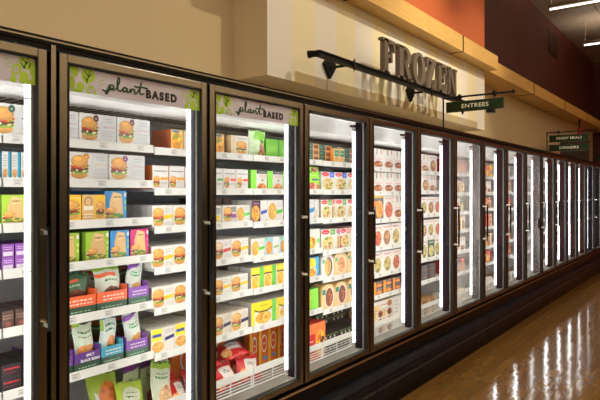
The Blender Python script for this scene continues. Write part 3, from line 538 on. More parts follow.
des('p_fingers', 'veggie_pouch', 'pouch, breaded fingers, red swoosh', 'bags heaped in the bottom bin', (160, 184, 66), (80, 110, 50), poly((190, 40, 40), (0, .3), (.6, .1), (.62, .24), (.1, .56)) + poly((226, 226, 216), (.1, .5), (.5, .3), (.5, .42), (.15, .66)) + food(.62, .5, .4, .3, [(206, 110, 40), (226, 140, 60), (170, 80, 30)], 3, 10))
des('p_wrap', 'veggie_pouch', 'white pouch, wrap sandwich', 'bags heaped in the bottom bin', (222, 230, 206), (60, 130, 56), rect(0, .84, 1, 1, (170, 206, 80)) + scr(.15, .62, .8, .78, 2, (60, 140, 70), 3) + food(.6, .28, .34, .24, [(226, 180, 130), (200, 110, 70), (240, 220, 190)], 3, 8))
des('p_violet', 'veggie_pouch', 'lime pouch, violet stripe', 'bags heaped in the bottom bin', (206, 222, 170), (70, 140, 56), poly((110, 44, 120), (0, .58), (1, .8), (1, .92), (0, .72)) + rect(0, .88, 1, 1, (176, 206, 70)) + scr(.2, .38, .8, .54, 2, (70, 140, 70), 3) + food(.6, .16, .3, .14, [(150, 60, 70), (206, 120, 70)], 3, 6))
des('p_red', 'snack_bag', 'red bag, white panel', 'red bags heaped in the bottom bin', (190, 28, 34), (160, 24, 28), rect(.3, .36, .86, .84, (238, 234, 228)) + scr(.4, .58, .8, .72, 2, (60, 56, 60), 3) + food(.2, .3, .18, .2, [(226, 170, 100), (200, 110, 60), (240, 206, 150)], 3, 8) + rect(0, .9, 1, .95, (226, 60, 60)))
des('p_green', 'veggie_pouch', 'tall white and green pouch', 'pouches standing on the top shelf', (214, 232, 196), (150, 196, 110), E(.62, .78, .42, .2, (128, 196, 64)) + rect(.5, .0, 1, .5, (130, 186, 70)) + food(.72, .24, .22, .24, [(150, 90, 50), (226, 180, 110), (80, 60, 40)], 3, 8) + E(.72, .56, .16, .06, (50, 80, 50)) + scr(.1, .1, .42, .8, 8, (180, 210, 150), 4))
des('p_snack', 'snack_bag', 'brown and orange snack bag', 'small snack bags', (110, 50, 50), (90, 40, 40), rect(0, .62, 1, .9, (226, 150, 50)) + food(.5, .3, .4, .24, [(226, 190, 120), (170, 80, 50)], 3, 8))

def inside(pt, pl):
    x, y = pt; r = False; n = len(pl); j = n-1
    for i in range(n):
        xi, yi = pl[i]; xj, yj = pl[j]
        if (yi > y) != (yj > y) and x < (xj-xi)*(y-yi)/(yj-yi)+xi: r = not r
        j = i
    return r
PR = dict(rough=.42)
_meshes = {}
def carton_mesh(key, w, h, d, arch):
    k = (key, round(w, 3), round(h, 3), round(d, 3))
    if k in _meshes: return _meshes[k]
    name, desc, grp, base, spine, layers, side = D[key]
    b = MB(); B = mat(base, .42); SP = mat(spine, .45)
    if arch:      # sleeve with a round arched top
        n = 10; top = [(w/2*math.cos(PI*i/n), h-.32*h+.32*h*math.sin(PI*i/n)) for i in range(n+1)]
        out = [(-w/2, 0), (w/2, 0)] + top
        m = len(out)
        b.poly([(p[0], 0, p[1]) for p in out], B); b.poly([(p[0], d, p[1]) for p in reversed(out)], SP)
        for i in range(m):
            p, q = out[i], out[(i+1) % m]; b.poly([(p[0], 0, p[1]), (p[0], d, p[1]), (q[0], d, q[1]), (q[0], 0, q[1])], SP)
    else:
        x = w/2
        b.poly([(-x,0,0),(x,0,0),(x,0,h),(-x,0,h)], B); b.poly([(x,d,0),(-x,d,0),(-x,d,h),(x,d,h)], SP)
        b.poly([(-x,d,0),(-x,0,0),(-x,0,h),(-x,d,h)], SP); b.poly([(x,0,0),(x,d,0),(x,d,h),(x,0,h)], SP)
        b.poly([(-x,0,h),(x,0,h),(x,d,h),(-x,d,h)], SP); b.poly([(-x,d,0),(x,d,0),(x,0,0),(-x,0,0)], SP)
        # glue flap seam on top and print on the left end
        b.poly([(-x*.98,d*.45,h+.0004),(x*.98,d*.45,h+.0004),(x*.98,d*.47,h+.0004),(-x*.98,d*.47,h+.0004)], mat(tuple(v*.75 for v in spine), .5))
        for L, (pts, c) in enumerate(side or scr(.2, .25, .8, .75, 4, tuple(v*.82 for v in spine), 5)):
            b.poly([(-x-.0004-.0002*L, d*(1-p[0]), h*p[1]) for p in pts], mat(c, .45))
    for L, (pts, c) in enumerate(layers):
        pts = clip(pts, .004, .996, .004, .996)
        if arch: pts = [(p[0], min(p[1], .70+.27*math.sqrt(max(0, 1-(2*p[0]-1)**2)))) for p in pts]
        if len(pts) >= 3: b.poly([((p[0]-.5)*w, -.0004-.00006*L, p[1]*h) for p in pts], mat(c, .42))
    me = b.mesh(D[key][0]); _meshes[k] = me; return me
def pouch_mesh(key, w, h, t, seed=0):
    k = (key, round(w, 3), round(h, 3), round(t, 3), seed)
    if k in _meshes: return _meshes[k]
    name, desc, grp, base, spine, layers, side = D[key]
    r = random.Random(seed); nx, nz = 30, 44; b = MB()
    ph = [r.uniform(0, 6) for _ in range(6)]
    def pt(u, v, s):
        e = max(0, min(1, (v-.05)/.9)); q = max(0, math.sin(PI*e))**.55*max(0, math.sin(PI*u))**.6
        wr = .05*math.sin(9*v+ph[0]+4*u)+.05*math.sin(13*u+ph[1]+3*v)+.03*math.sin(21*v+ph[2])
        y = s*t/2*q*(1+wr*1.6)
        sag = 1-.04*math.sin(PI*v)
        x = (u-.5)*w*sag + .006*math.sin(7*v+ph[3]); z = v*h+.004*math.sin(9*u+ph[4])
        if v < .05 or v > .95: y += .003*math.sin(26*u+ph[5])
        return (x, y, z)
    for s in (-1, 1):
        o = len(b.v)
        for j in range(nz+1):
            for i in range(nx+1): b.v.append(pt(i/nx, j/nz, s))
        for j in range(nz):
            for i in range(nx):
                a = o+j*(nx+1)+i; f = (a, a+1, a+nx+2, a+nx+1)
                c = base if s < 0 else spine
                if s < 0:
                    for pts, cc in reversed(layers):
                        if inside(((i+.5)/nx, (j+.5)/nz), pts): c = cc; break
                b.f.append(f if s < 0 else f[::-1]); b.m.append(b.mi(mat(c, .3))); b.sm.append(True)
    me = b.mesh(name); _meshes[k] = me; return me
ITEMS = []
def door_of(x, y): return CAM.x+(x-CAM.x)*(-CAM.y)/(y-CAM.y)
def put(sec, sh, x0, x1, h, key, y=.014, d=.16, dz=0., level=0, back=0, rot=0., arch=None, pouch=False, t=.05, eul=None, seed=0, zabs=None):
    """one product: x0..x1 along the shelf, h tall, front y behind the shelf edge; back = further rows behind it"""
    z = zabs if zabs is not None else ((DK+.001 if sh == 6 else shelf_z(sec)[sh]-.0077)+dz)
    for row in range(back+1):
        w = (x1-x0)-.003
        me = pouch_mesh(key, w, h, t, seed) if pouch else carton_mesh(key, w, h, d, D[key][0] == 'bowl_carton' if arch is None else arch)
        o = bpy.data.objects.new(D[key][0], me); COL.objects.link(o)
        o.location = ((x0+x1)/2, YS+y+row*(d+.004), z)
        o.rotation_euler = eul if eul else (0, 0, rot)
        ITEMS.append(dict(o=o, key=key, sec=sec, sh=sh, row=row, lev=level, x=(x0+x1)/2, y=YS+y+row*(d+.004)))
    return o
def run(sec, sh, x, widths, keys, h, **k):
    for w, key in zip(widths, keys):
        put(sec, sh, x, x+w, h+R.uniform(-.002, .002), key, **dict(k, y=k.get('y', .014)+R.uniform(0, .006))); x += w+.003
    return x
def tray(sec, sh, x0, x1, h, top, bot, desc, d=.30, text=None, y=.012):
    w = x1-x0; b = MB(); T = mat(top, .5); Bm = mat(bot, .5); x = w/2; th = .003; hb = h*.44
    z = .0
    for (a0, a1, c0, c1, hh) in ((-x, x, 0, th, h), (-x, x, d-th, d, h), (-x, -x+th, th, d-th, h*1.25), (x-th, x, th, d-th, h*1.25)):
        b.box(a0, a1, c0, c1, 0, hb, Bm); b.box(a0, a1, c0, c1, hb, hh, T)
    b.box(-x+th, x-th, th, d-th, 0, th, Bm)
    for L, (pts, c) in enumerate(scr(.12, .10, .88, .26, 1, (150, 180, 150), 3) + ([] if text else scr(.15, .5, .9, .86, 2, (240, 232, 220), 6))):
        b.poly([((p[0]-.5)*w, -.0006, p[1]*h) for p in pts], mat(c, .5))
    o = b.build('display_tray'); o.location = ((x0+x1)/2, YS+y, shelf_z(sec)[sh]-.0077)
    if text:
        for i, tx in enumerate(text): text_obj('lettering', tx, .017, mat((240, 236, 244), .5), .0003, .0006, o, (.012, -.0008, h*(.80-.26*i)), space=1.)
    ITEMS.append(dict(o=o, desc=desc, grp='cardboard display trays', cat='tray', sec=sec, sh=sh, row=0, lev=0, x=(x0+x1)/2, y=YS+y)); return o

# ---- first bay (seen through the cut-off door and the first plant based door)
for x, k in ((-.045, 'hex_green'), (.152, 'hex_maroon'), (.356, 'hex_maroon'), (.562, 'hex_maroon')): put(1, 0, x+.004, x+.204, .134, k)
for i in range(7): put(1, 1, .004+i*.040, .004+i*.040+.0385, .115, 'teal', d=.2)
put(1, 1, .305, .513, .131, 'hex_orange'); put(1, 1, .520, .733, .131, 'hex_purple')
put(1, 2, .003, .115, .125, 'bag_green', back=1); put(1, 2, .12, .243, .124, 'yellow'); put(1, 2, .247, .370, .124, 'yellow'); put(1, 2, .374, .500, .124, 'kraft'); put(1, 2, .504, .632, .142, 'bag_blue', y=.03, back=1)
for i in range(6): put(1, 2, .52+i*.062, .52+i*.062+.058, .09, 'white_small', y=.37, d=.07)
put(1, 3, .225, .360, .139, 'bag_green'); put(1, 3, .392, .518, .139, 'bag_green', back=1); put(1, 3, .525, .636, .138, 'bag_blue', back=1); put(1, 3, .642, .756, .138, 'bag_pink', back=1)
for l in range(2):
    for i in range(3): put(1, 3, .004+i*.056, .004+i*.056+.053, .054, 'purple_bar', d=.2, dz=.0555*l, level=l+1)
tray(1, 4, .270, 0.446, .088, (222, 92, 44), (34, 66, 44), 'orange and green display tray'); tray(1, 4, .452, .622, .088, (222, 92, 44), (34, 66, 44), 'orange and green display tray'); tray(1, 4, .632, .755, .088, (112, 62, 142), (34, 70, 46), 'purple and green display tray')
def stand(sec, sh, x0, x1, h, key, y, lean, roll=0., t=.05, seed=0): put(sec, sh, x0+.005, x1-.002, h*1.06, key, y=y, pouch=True, t=t*.92, eul=(-lean, roll*.6, 0), seed=seed, dz=.011+abs(roll)*.6*(x1-x0)/2)
stand(1, 4, .275, .440, .17, 'p_dark', .055, .10, .0, .055, 1); stand(1, 4, .29, .43, .165, 'p_dark', .15, .1, .05, .05, 2)
stand(1, 4, .462, .618, .192, 'p_orange', .055, .08, -.02, .06, 3); stand(1, 4, .46, .60, .19, 'p_orange', .15, .1, .06, .055, 4); stand(1, 4, .46, .61, .18, 'p_dark', .23, .1, .0, .05, 5)
stand(1, 4, .640, .748, .195, 'p_purple', .055, .10, .14, .05, 6); stand(1, 4, .642, .745, .19, 'p_dark', .14, .1, .06, .05, 7)
for i in range(4): put(1, 4, .004+i*.056, .004+i*.056+.053, .075, 'dark_cup', d=.2)
tray(1, 5, .196, .326, .083, (98, 52, 128), (34, 66, 44), 'purple tray with print cut off'); tray(1, 5, .336, .470, .083, (84, 44, 116), (34, 66, 44), 'purple tray reading spicy black bean', text=('SPICY', 'BLACK BEAN'))
tray(1, 5, .476, .600, .083, (64, 152, 176), (34, 66, 44), 'teal and green display tray'); tray(1, 5, .618, .748, .083, (106, 58, 138), (34, 70, 46), 'purple and green display tray')
stand(1, 5, .205, .318, .19, 'p_blackbean', .055, .08, .05, .05, 8); stand(1, 5, .345, .460, .20, 'p_blackbean', .055, .06, .06, .055, 9); stand(1, 5, .35, .462, .20, 'p_dark', .14, .06, 0, .05, 10)
stand(1, 5, .487, .590, .205, 'p_teal', .055, .04, .02, .05, 11); stand(1, 5, .484, .592, .20, 'p_dark', .14, .06, 0, .05, 12); stand(1, 5, .628, .740, .205, 'p_purple', .055, .05, .0, .055, 13); stand(1, 5, .63, .742, .20, 'p_dark', .14, .06, 0, .05, 14)
for l in range(2):
    for i in range(2): put(1, 5, .004+i*.088, .004+i*.088+.085, .055, 'black_red', d=.2, dz=.0565*l, level=l+1)
from mathutils.bvhtree import BVHTree
_settled = []
def heap(sec, x, y, w, h, t, key, eul, seed, z=.36):
    o = put(sec, 6, x-w/2, x+w/2, h, key, y=y-YS+.035, pouch=True, t=t, eul=eul, seed=seed, zabs=z)
    M = Matrix.Translation(o.location) @ o.rotation_euler.to_matrix().to_4x4()
    vs = [M @ q.co for q in o.data.vertices]; fs = [tuple(f.vertices) for f in o.data.polygons]
    lift = DK+.002-min(q.z for q in vs); back = max(0, YS+.012-min(q.y for q in vs))      # rest on the deck, behind the fence
    for step in range(14):
        T = [q+Vector((0, back, lift)) for q in vs]; tr = BVHTree.FromPolygons(T, fs)
        if not any(tr.overlap(s) for s in _settled): break
        lift += .012
    _settled.append(tr); o.location.y += back; o.location.z += lift
for a in ((1, .36, .47, .17, .26, .05, 'p_lime', (-1.3, .0, .06), 21), (1, .37, .475, .17, .26, .05, 'p_lime', (-1.25, .05, -.08), 22), (1, .60, .53, .17, .25, .05, 'p_lime', (-1.35, .0, .05), 24), (1, .735, .445, .17, .24, .05, 'p_lime', (-.60, .10, -.1), 25), (1, .635, .50, .21, .30, .055, 'p_fingers', (-.50, .12, .15), 23)): heap(*a)
for a in ((2, .91, .445, .15, .28, .05, 'p_wrap', (-.40, .25, .0), 28), (2, 1.06, .445, .13, .17, .06, 'p_red', (-.7, .1, .1), 29)): heap(*a)
for a in ((1, .80, .60, .13, .33, .045, 'p_violet', (-.35, .42, .1), 26), (2, .93, .60, .13, .32, .045, 'p_violet', (-.35, .38, .05), 27), (2, 1.06, .57, .13, .26, .06, 'p_red', (-.5, -.1, .1), 30)): heap(*a)
# ---- second bay (right part of the first door, left part of the second)
put(2, 0, .905, .990, .112, 'orange_bowl'); put(2, 0, 1.0, 1.10, .112, 'tan_burger'); put(2, 0, 1.225, 1.317, .115, 'orange_bowl'); put(2, 0, 1.375, 1.530, .118, 'tan_burger', back=1)
run(2, 1, .781, [.110]*3, ['script_orange']*3, .125, d=.24); run(2, 1, 1.20, [.108]*3, ['script_green', 'script_red', 'script_red'], .126, d=.2)
run(2, 2, .783, [.140, .150, .120], ['tab_yellow']*3, .115, back=1); run(2, 2, 1.225, [.072, .120, .125], ['grey_sw', 'purple_sw', 'tab_green'], .103, d=.14, back=1)
for i in range(4): put(2, 2, 1.20+i*.085, 1.20+i*.085+.080, .042, 'dark_cup', y=.014+.146, d=.12, dz=.106, level=2)
run(2, 3, .775, [.150, .150, .130], ['tab_yellow']*3, .115, back=1); run(2, 3, 1.225, [.150, .155], ['tab_red', 'tab_yellow'], .116, back=1)
run(2, 4, .778, [.148, .150, .130], ['tab_yellow']*3, .114, back=1); run(2, 4, 1.225, [.150, .155], ['tab_yellow', 'tab_yellow'], .104, back=1)
run(2, 5, .775, [.160, .160], ['nug_yellow']*2, .130, d=.13, back=1); run(2, 5, 1.225, [.150, .155], ['tab_navy', 'tab_navy'], .124, d=.12, back=2)
put(2, 6, 1.16, 1.41, .29, 'orange_flat', y=.31, d=.12); put(2, 6, 1.42, 1.64, .28, 'orange_flat', y=.32, d=.12)
for i, (x, y, e) in enumerate(((1.22, .44, (-.45, .08, .12)), (1.425, .44, (-.5, -.06, .05)), (1.63, .44, (-.45, .06, -.1)), (1.25, .53, (-.5, .1, .15)), (1.46, .53, (-.5, -.1, -.1)), (1.655, .53, (-.6, .1, .1)), (1.33, .45, (-1.2, .1, .3)), (1.53, .46, (-1.25, -.1, -.25)))):
    heap(2 if x < 1.56 else 3, x, y, .195, .165, .06, 'p_red', e, 40+i)
# ---- third bay
put(3, 0, 1.565, 1.735, .165, 'p_green', y=.05, pouch=True, t=.06, dz=.005, seed=50); put(3, 0, 1.745, 1.88, .125, 'green_blank', y=.05); put(3, 0, 1.885, 2.02, .125, 'green_blank', y=.05)
run(3, 1, 1.562, [.158, .162, .160], ['green_edge']*3, .126, d=.14)
run(3, 2, 1.563, [.158, .160, .160], ['plum', 'tab_green', 'plum'], .140, d=.12, back=1)
run(3, 3, 1.563, [.130, .150, .150], ['tab_green', 'bluebag', 'bluebag'], .115, d=.12, back=1)
run(3, 4, 1.563, [.122, .125, .125, .125], ['bites']*4, .137, d=.10, back=1)
run(3, 5, 1.563, [.245, .25], ['nuggets_big']*2, .150, d=.08, back=2)
run(3, 6, 1.825, [.09, .105, .105, .105], ['orange_logo']*4, .25, d=.05, y=.26)
def stackrow(sec, sh, xs, w, h, key, n, **k):
    for l in range(n):
        for x in xs: put(sec, sh, x, x+w, h, key, dz=l*(h+.001), level=l+1, **k)
stackrow(3, 0, [2.17], .165, .042, 'pizza_small', 3, y=.03, d=.16)
put(3, 1, 2.135, 2.325, .125, 'lime', y=.02); put(3, 1, 2.10, 2.325, .042, 'lime_flat', dz=.126, y=.03, level=2)
run(3, 2, 2.13, [.135, .05], ['white_blue', 'white_small'], .140, d=.12); run(3, 3, 2.14, [.185], ['salad'], .145, d=.12); run(3, 4, 2.14, [.18], ['blue_yellow'], .142, d=.12, back=1); run(3, 5, 2.10, [.205], ['yellow_green'], .150, d=.1, back=1)
put(3, 6, 2.15, 2.42, .265, 'orange_fruit', y=.03, d=.2)
# ---- fourth bay
stackrow(4, 0, [2.36, 2.535, 2.71, 2.885], .168, .042, 'pizza_small', 3, y=.05, d=.14)
put(4, 0, 2.50, 2.575, .108, 'green_tall', y=.008, d=.035); put(4, 0, 2.58, 2.655, .108, 'green_tall', y=.008, d=.035)
run(4, 1, 2.345, [.180]*4, ['veg_blue']*4, .140, d=.1, back=1)
run(4, 2, 2.345, [.15, .04, .16, .16, .16], ['veg_green', 'veg_red', 'veg_green', 'veg_blue', 'veg_green'], .145, d=.1, back=1)
run(4, 3, 2.345, [.20, .05, .16, .16, .14], ['veg_green', 'veg_blue', 'veg_red', 'veg_blue', 'veg_red'], .155, d=.1, back=1)
run(4, 4, 2.345, [.165, .19, .17, .17], ['bowl_dark', 'bowl_tan', 'bowl_tan', 'bowl_dark'], .178, d=.05, back=1)
run(4, 5, 2.345, [.18, .18, .17, .17], ['bowl_brown', 'bowl_brown', 'bowl_brown', 'bowl_tan'], .185, d=.05, back=1)
stackrow(4, 6, [2.44, 2.66, 2.88], .21, .045, 'tray_black', 3, y=.06, d=.2); stackrow(4, 6, [2.62, 2.86], .23, .045, 'tray_black', 5, y=.265, d=.17)
# ---- fifth bay
run(5, 0, 3.125, [.185]*4, ['low_bowl']*4, .165, d=.1); run(5, 1, 3.125, [.185]*4, ['low_bowl']*4, .170, d=.1)
run(5, 2, 3.125, [.185, .19, .185, .185], ['orange_dark', 'oval_red', 'low_bowl', 'oval_brown'], .205, d=.08)
run(5, 3, 3.125, [.165, .17, .17, .2], ['oval_red', 'oval_brown', 'oval_green', 'oval_green'], .19, d=.06, back=1); run(5, 4, 3.125, [.165, .17, .17, .2], ['oval_green', 'oval_green', 'oval_red', 'oval_brown'], .185, d=.06, back=1)
stackrow(5, 5, [3.125, 3.30, 3.475], .165, .058, 'navy_orange', 2, d=.15)
put(5, 6, 3.13, 3.46, .075, 'long_white', dz=.21, y=.01, d=.25, level=4); stackrow(5, 6, [3.13, 3.295], .162, .068, 'brown_stack', 3, y=.012, d=.25); put(5, 6, 3.49, 3.62, .285, 'tall_white', y=.02, d=.2); put(5, 6, 3.63, 3.76, .285, 'tall_white', y=.02, d=.2)
# ---- sixth bay and on: what the narrowing gaps between the posts show
run(6, 0, 3.905, [.185]*3, ['plum', 'low_bowl', 'oval_brown'], .17, d=.1); run(6, 1, 3.905, [.185]*3, ['low_bowl', 'oval_brown', 'low_bowl'], .16, d=.1); run(6, 2, 3.905, [.165]*4, ['oval_brown', 'oval_green', 'oval_brown', 'oval_red'], .17, d=.08)
run(6, 3, 3.905, [.165]*4, ['oval_red', 'oval_brown', 'oval_green', 'oval_red'], .17, d=.08, back=1); run(6, 4, 3.905, [.165]*4, ['green_meal', 'oval_green', 'green_meal', 'oval_green'], .185, d=.06, back=1)
stackrow(6, 5, [3.905, 4.08, 4.255], .17, .075, 'dark_meal', 2, d=.15); stackrow(6, 6, [3.905, 4.09, 4.275], .18, .05, 'tan_meal', 3, y=.02, d=.2)
FAR = [['oval_red', 'low_bowl', 'oval_brown', 'low_bowl'], ['red_meal', 'tan_meal', 'dark_meal', 'red_meal'], ['oval_green', 'red_meal', 'tan_meal', 'bowl_tan'], ['low_bowl', 'tan_meal', 'oval_red', 'green_meal'], ['tan_meal', 'red_meal', 'yellow', 'oval_brown']]
def xat(door_x, y): return CAM.x+(door_x-CAM.x)*(y-CAM.y)/(-CAM.y)      # where a ray through the door plane meets depth y
for n in range(7, 16):
    lo = P*(n-1)+.004 if n < 8 else xat(P*(n-2)+.03, YS)-.02
    hi = xat(P*(n-1)-.06, YS)+.10
    lo = max(lo, P*(n-1)+.004); hi = min(hi, P*n-.01, lo+.55)
    for sh in range(7):
        keys = FAR[(n*3+sh) % len(FAR)]; x = lo; i = 0
        hh = (.17, .16, .165, .17, .175, .17, .16)[sh]*R.uniform(.85, 1.)
        while x < hi-.04 and i < 5:
            w = R.choice([.12, .14, .17]); w = min(w, P*n-.006-x)
            if w < .05: break
            put(n, sh, x, x+w, hh*R.uniform(.93, 1.), keys[i % 4], y=.014+R.uniform(0, .008), d=.14); x += w+.004; i += 1
# ---- names the eye can follow: shelf, place along it, and the door it is seen through
SHN = ['top shelf', 'second shelf', 'third shelf', 'fourth shelf', 'fifth shelf', 'sixth shelf', 'bottom bin']
def door_name(k): return 'left-edge door' if k == 0 else ('first plant based door' if k == 1 else 'second plant based door' if k == 2 else '%s full door' % ORD[k])
CAT = {'carton': 'carton', 'pouch': 'pouch', 'bag': 'bag', 'tray': 'tray'}
seen = {}
for it in ITEMS:
    dx = door_of(it['x'], it['y']); k = int(math.floor(dx/P))+1; f = dx-P*(k-1)
    hid = f < .03 or dx > door_of(P*k-.05, .115)
    # a post hides it when the line of sight meets the tube or the mullion
    it['door'] = k; it['hid'] = hid
    seen.setdefault((k, it['sh'], it['row'], it['lev'], hid), []).append(it)
for (k, sh, row, lev, hid), L in seen.items():
    L.sort(key=lambda q: q['x'])
    for i, it in enumerate(L):
        key = it.get('key'); desc = it.get('desc') or D[key][1]; grp = it.get('grp') or D[key][2]
        words = [desc]
        if lev: words.append('%s layer' % ('bottom', 'second', 'third', 'fourth', 'fifth')[lev-1])
        if row: words.append('%s row' % ORD[row+1])
        if hid: words.append('%s behind right post' % ORD[i+1])
        else: words.append('%s from left' % ORD[i+1])
        words.append(SHN[sh]+', '+door_name(k))
        lab = ', '.join(words)
        if len(lab.replace('-', ' ').split()) > 16: lab = lab.replace('plant based door', 'banner door')
        if len(lab.replace('-', ' ').split()) > 16: lab = lab.replace(', %s from left' % ORD[i+1], ', %s along' % ORD[i+1]).replace('behind right post', 'at right post')
        tag(it['o'], lab, it.get('cat') or CAT.get(D[key][0].split('_')[-1], 'carton'), grp)

# ------------------------------------------------------------------ FROZEN lettering on its rail
sign = empty('frozen_sign', (3.7, .37, 2.56)); tag(sign, 'taupe FROZEN letters standing on a black rail in front of the striped soffit', 'sign')
def part(b, name, par, org): return b.build(name, par, tuple(-v for v in org))
SO = (3.7, .37, 2.56)
def letter(ch, x0, w, z0, H):
    b = MB(); y = .348; D = .046
    def q(*p): b.prism([(x0+a*w, y, z0+c*H) for a, c in p], (0, D, 0), LETTER)
    def r(a, c, e, f): q((a, e), (c, e), (c, f), (a, f))
    def arc(cx, cz, rx, rz, ix, iz, a0, a1, n=20):
        for i in range(n):
            t0, t1 = a0+(a1-a0)*i/n, a0+(a1-a0)*(i+1)/n
            q((cx+rx*math.cos(t0), cz+rz*math.sin(t0)), (cx+rx*math.cos(t1), cz+rz*math.sin(t1)), (cx+ix*math.cos(t1), cz+iz*math.sin(t1)), (cx+ix*math.cos(t0), cz+iz*math.sin(t0)))
    if ch in 'FE':
        r(.14, .42, 0, 1); r(0, .56 if ch == 'F' else .5, 0, .075); r(0, .3, .925, 1); r(.3, .96, .88, 1); q((.84, .68), (.96, .68), (.96, .9), (.78, .9))
        r(.42, .66, .47, .57); q((.62, .36), (.74, .36), (.74, .68), (.62, .68))
        if ch == 'E': r(.3, 1, 0, .12); q((.78, .1), (1, .1), (1, .36), (.9, .36))
    if ch == 'R':
        r(.12, .36, 0, 1); r(0, .48, 0, .075); r(0, .3, .925, 1); r(.3, .52, .905, 1); r(.3, .52, .46, .55)
        arc(.50, .73, .36, .27, .12, .175, -PI/2, PI/2); q((.40, .5), (.62, .5), (.92, .06), (.72, .0)); r(.70, 1, 0, .075)
    if ch == 'O': arc(.5, .5, .5, .52, .22, .42, 0, 2*PI, 36)
    if ch == 'Z':
        r(.05, .95, .89, 1); r(.0, .97, 0, .11); q((.58, .9), (.93, .9), (.40, .1), (.03, .1)); q((.05, .66), (.13, .66), (.24, .9), (.05, .9)); q((.75, .1), (.97, .1), (.97, .36), (.89, .36))
    if ch == 'N':
        r(.12, .26, 0, 1); r(0, .38, 0, .075); r(0, .26, .925, 1); r(.76, .90, .05, 1); r(.64, 1, .925, 1); q((.12, 1), (.40, 1), (.90, 0), (.76, 0))
    part(b, 'letter', sign, SO)
for ch, xa, xb in (('F', 3.17, 3.43), ('R', 3.465, 3.80), ('O', 3.80, 4.09), ('Z', 4.11, 4.37), ('E', 4.40, 4.655), ('N', 4.68, 4.96)): letter(ch, 3.17+(xa-3.17)*.945, (xb-xa)*.945, 2.600, .30)
b = MB(); b.box(2.22, 5.34, .342, .398, 2.590, 2.599, BLACKM); b.box(2.22, 5.34, .354, .386, 2.566, 2.590, BLACKM); b.box(2.22, 5.34, .346, .394, 2.558, 2.566, BLACKM)
b.tube([(2.235, .37, 2.578), (2.222, .41, 2.578), (2.215, .44, 2.576)], [.022, .025, .03], BLACKM, 8, smooth=False); part(b, 'rail', sign, SO)
def diamond(b, x, y, z, rx, rz, t):
    b.prism([(x-rx, y, z), (x, y, z-rz*1.25), (x+rx, y, z), (x, y, z+rz)], (0, t, 0), BLACKM)
for x in (2.69, 4.168):
    b = MB(); diamond(b, x, SY-.03, 2.60, .088, .088, .028); b.tube([(x, SY-.01, 2.578), (x, .37, 2.578)], .011, BLACKM, 8); diamond(b, x, .337, 2.578, .022, .045, .008); part(b, 'bracket', sign, SO)
b = MB(); diamond(b, 5.20, .337, 2.578, .022, .045, .008); part(b, 'collar', sign, SO)

# ------------------------------------------------------------------ aisle blade signs standing on the freezer tops
def blade(x, panels, label):
    t = empty('aisle_sign', (x, .02, 2.14)); tag(t, label, 'sign', 'green aisle signs above the freezers')
    zt = 2.408; O = (x, .02, 2.14)
    b = MB(); b.tube([(x, .02, 2.14), (x, .02, zt)], .0075, BLACKM, 8); part(b, 'post', t, O)
    b = MB(); b.tube([(x, .028, zt), (x, -.58, zt)], .0085, BLACKM, 8)
    for y in (-.13, -.43): b.prism([(x-.02, y, zt-.024), (x-.02, y+.022, zt), (x-.02, y, zt+.024), (x-.02, y-.022, zt)], (.04, 0, 0), BLACKM)
    b.tube([(x, -.575, zt), (x, -.595, zt)], .016, BLACKM, 8); part(b, 'arm', t, O)
    zb = 2.365
    for i, (body, h) in enumerate(panels):
        b = MB(); b.box(x-.008, x+.008, -.505, -.012, zb-h, zb, SIGNG); pn = part(b, 'panel', t, O)
        for y in (-.13, -.43): 
            hb = MB(); hb.tube([(x, y, zb), (x, y, zb+.045)], .004, BLACKM, 6); part(hb, 'hanger', t, O)
        text_obj('lettering', body, .048, SIGNT, .0006, .0005, pn, (x-.0088, -.265, zb-h*.5), (PI/2, 0, -PI/2), 1.2 if len(body) < 9 else 1.02, 1.06)
        b = MB(); rim = mat((70, 60, 44), .5)
        for q in ((-.509, -.505, zb-h-.004, zb+.004), (-.012, -.008, zb-h-.004, zb+.004), (-.505, -.012, zb, zb+.004), (-.505, -.012, zb-h-.004, zb-h)): b.box(x-.0085, x+.0085, q[0], q[1], q[2], q[3], rim)
        b.build('rim', pn)
        zb -= h+.045
    if len(panels) == 1:
        b = MB(); zc = zb+.045
        b.prism([(x-.012, -.145, zc), (x-.012, -.155, zc-.03), (x-.012, -.165, zc)], (.024, 0, 0), BLACKM); part(b, 'finial', t, O); b = MB(); b.box(x-.03, x+.03, -.43, -.37, zc-.034, zc-.004, BLACKM); part(b, 'clip', t, O)
    return t
blade(3.68, [('ENTREES', .084)], 'dark green ENTREES sign on a black post above the freezers')
blade(7.37, [('READY MEALS', .088), ('DINNERS', .084)], 'two-panel dark green READY MEALS and DINNERS sign on black post')
t3 = blade(11.06, [], 'farthest green aisle sign, cut by the right edge of the photo')
b = MB(); b.box(11.052, 11.068, -.505, -.012, 2.17, 2.31, SIGNG); part(b, 'panel', t3, (11.06, .02, 2.14))
b = MB(); b.box(9.25, 9.75, .10, .45, 2.1495, 2.192, BLACKM); b.box(9.27, 9.73, .12, .43, 2.192, 2.2, BLACK)
tag(b.build('low_box'), 'low black box lying on the freezer top past the ready meals sign', 'box')
DBROWN = noisy('dark_stained_wood', (62, 44, 30), (50, 36, 26), 12, .5, stretch=(1, 1, 8))
b = MB(); b.box(10.4, 10.85, .08, .5, 2.1495, 2.52, DBROWN); b.box(10.38, 10.87, .06, .52, 2.52, 2.545, DBROWN); 
tag(b.build('wooden_display_box'), 'dark brown wooden box standing on the freezer top at the far end', 'box')
AX = 12.73
rt = empty('hanging_alarm_light', (AX, .539, 3.05)); tag(rt, 'small red alarm light hanging under the far wooden beam', 'alarm')
b = MB(); b.tube([(AX, .60, 3.189), (AX, .60, 2.98)], .018, BLACKM, 10); b.build('stem', rt, (-AX, -.539, -3.05))
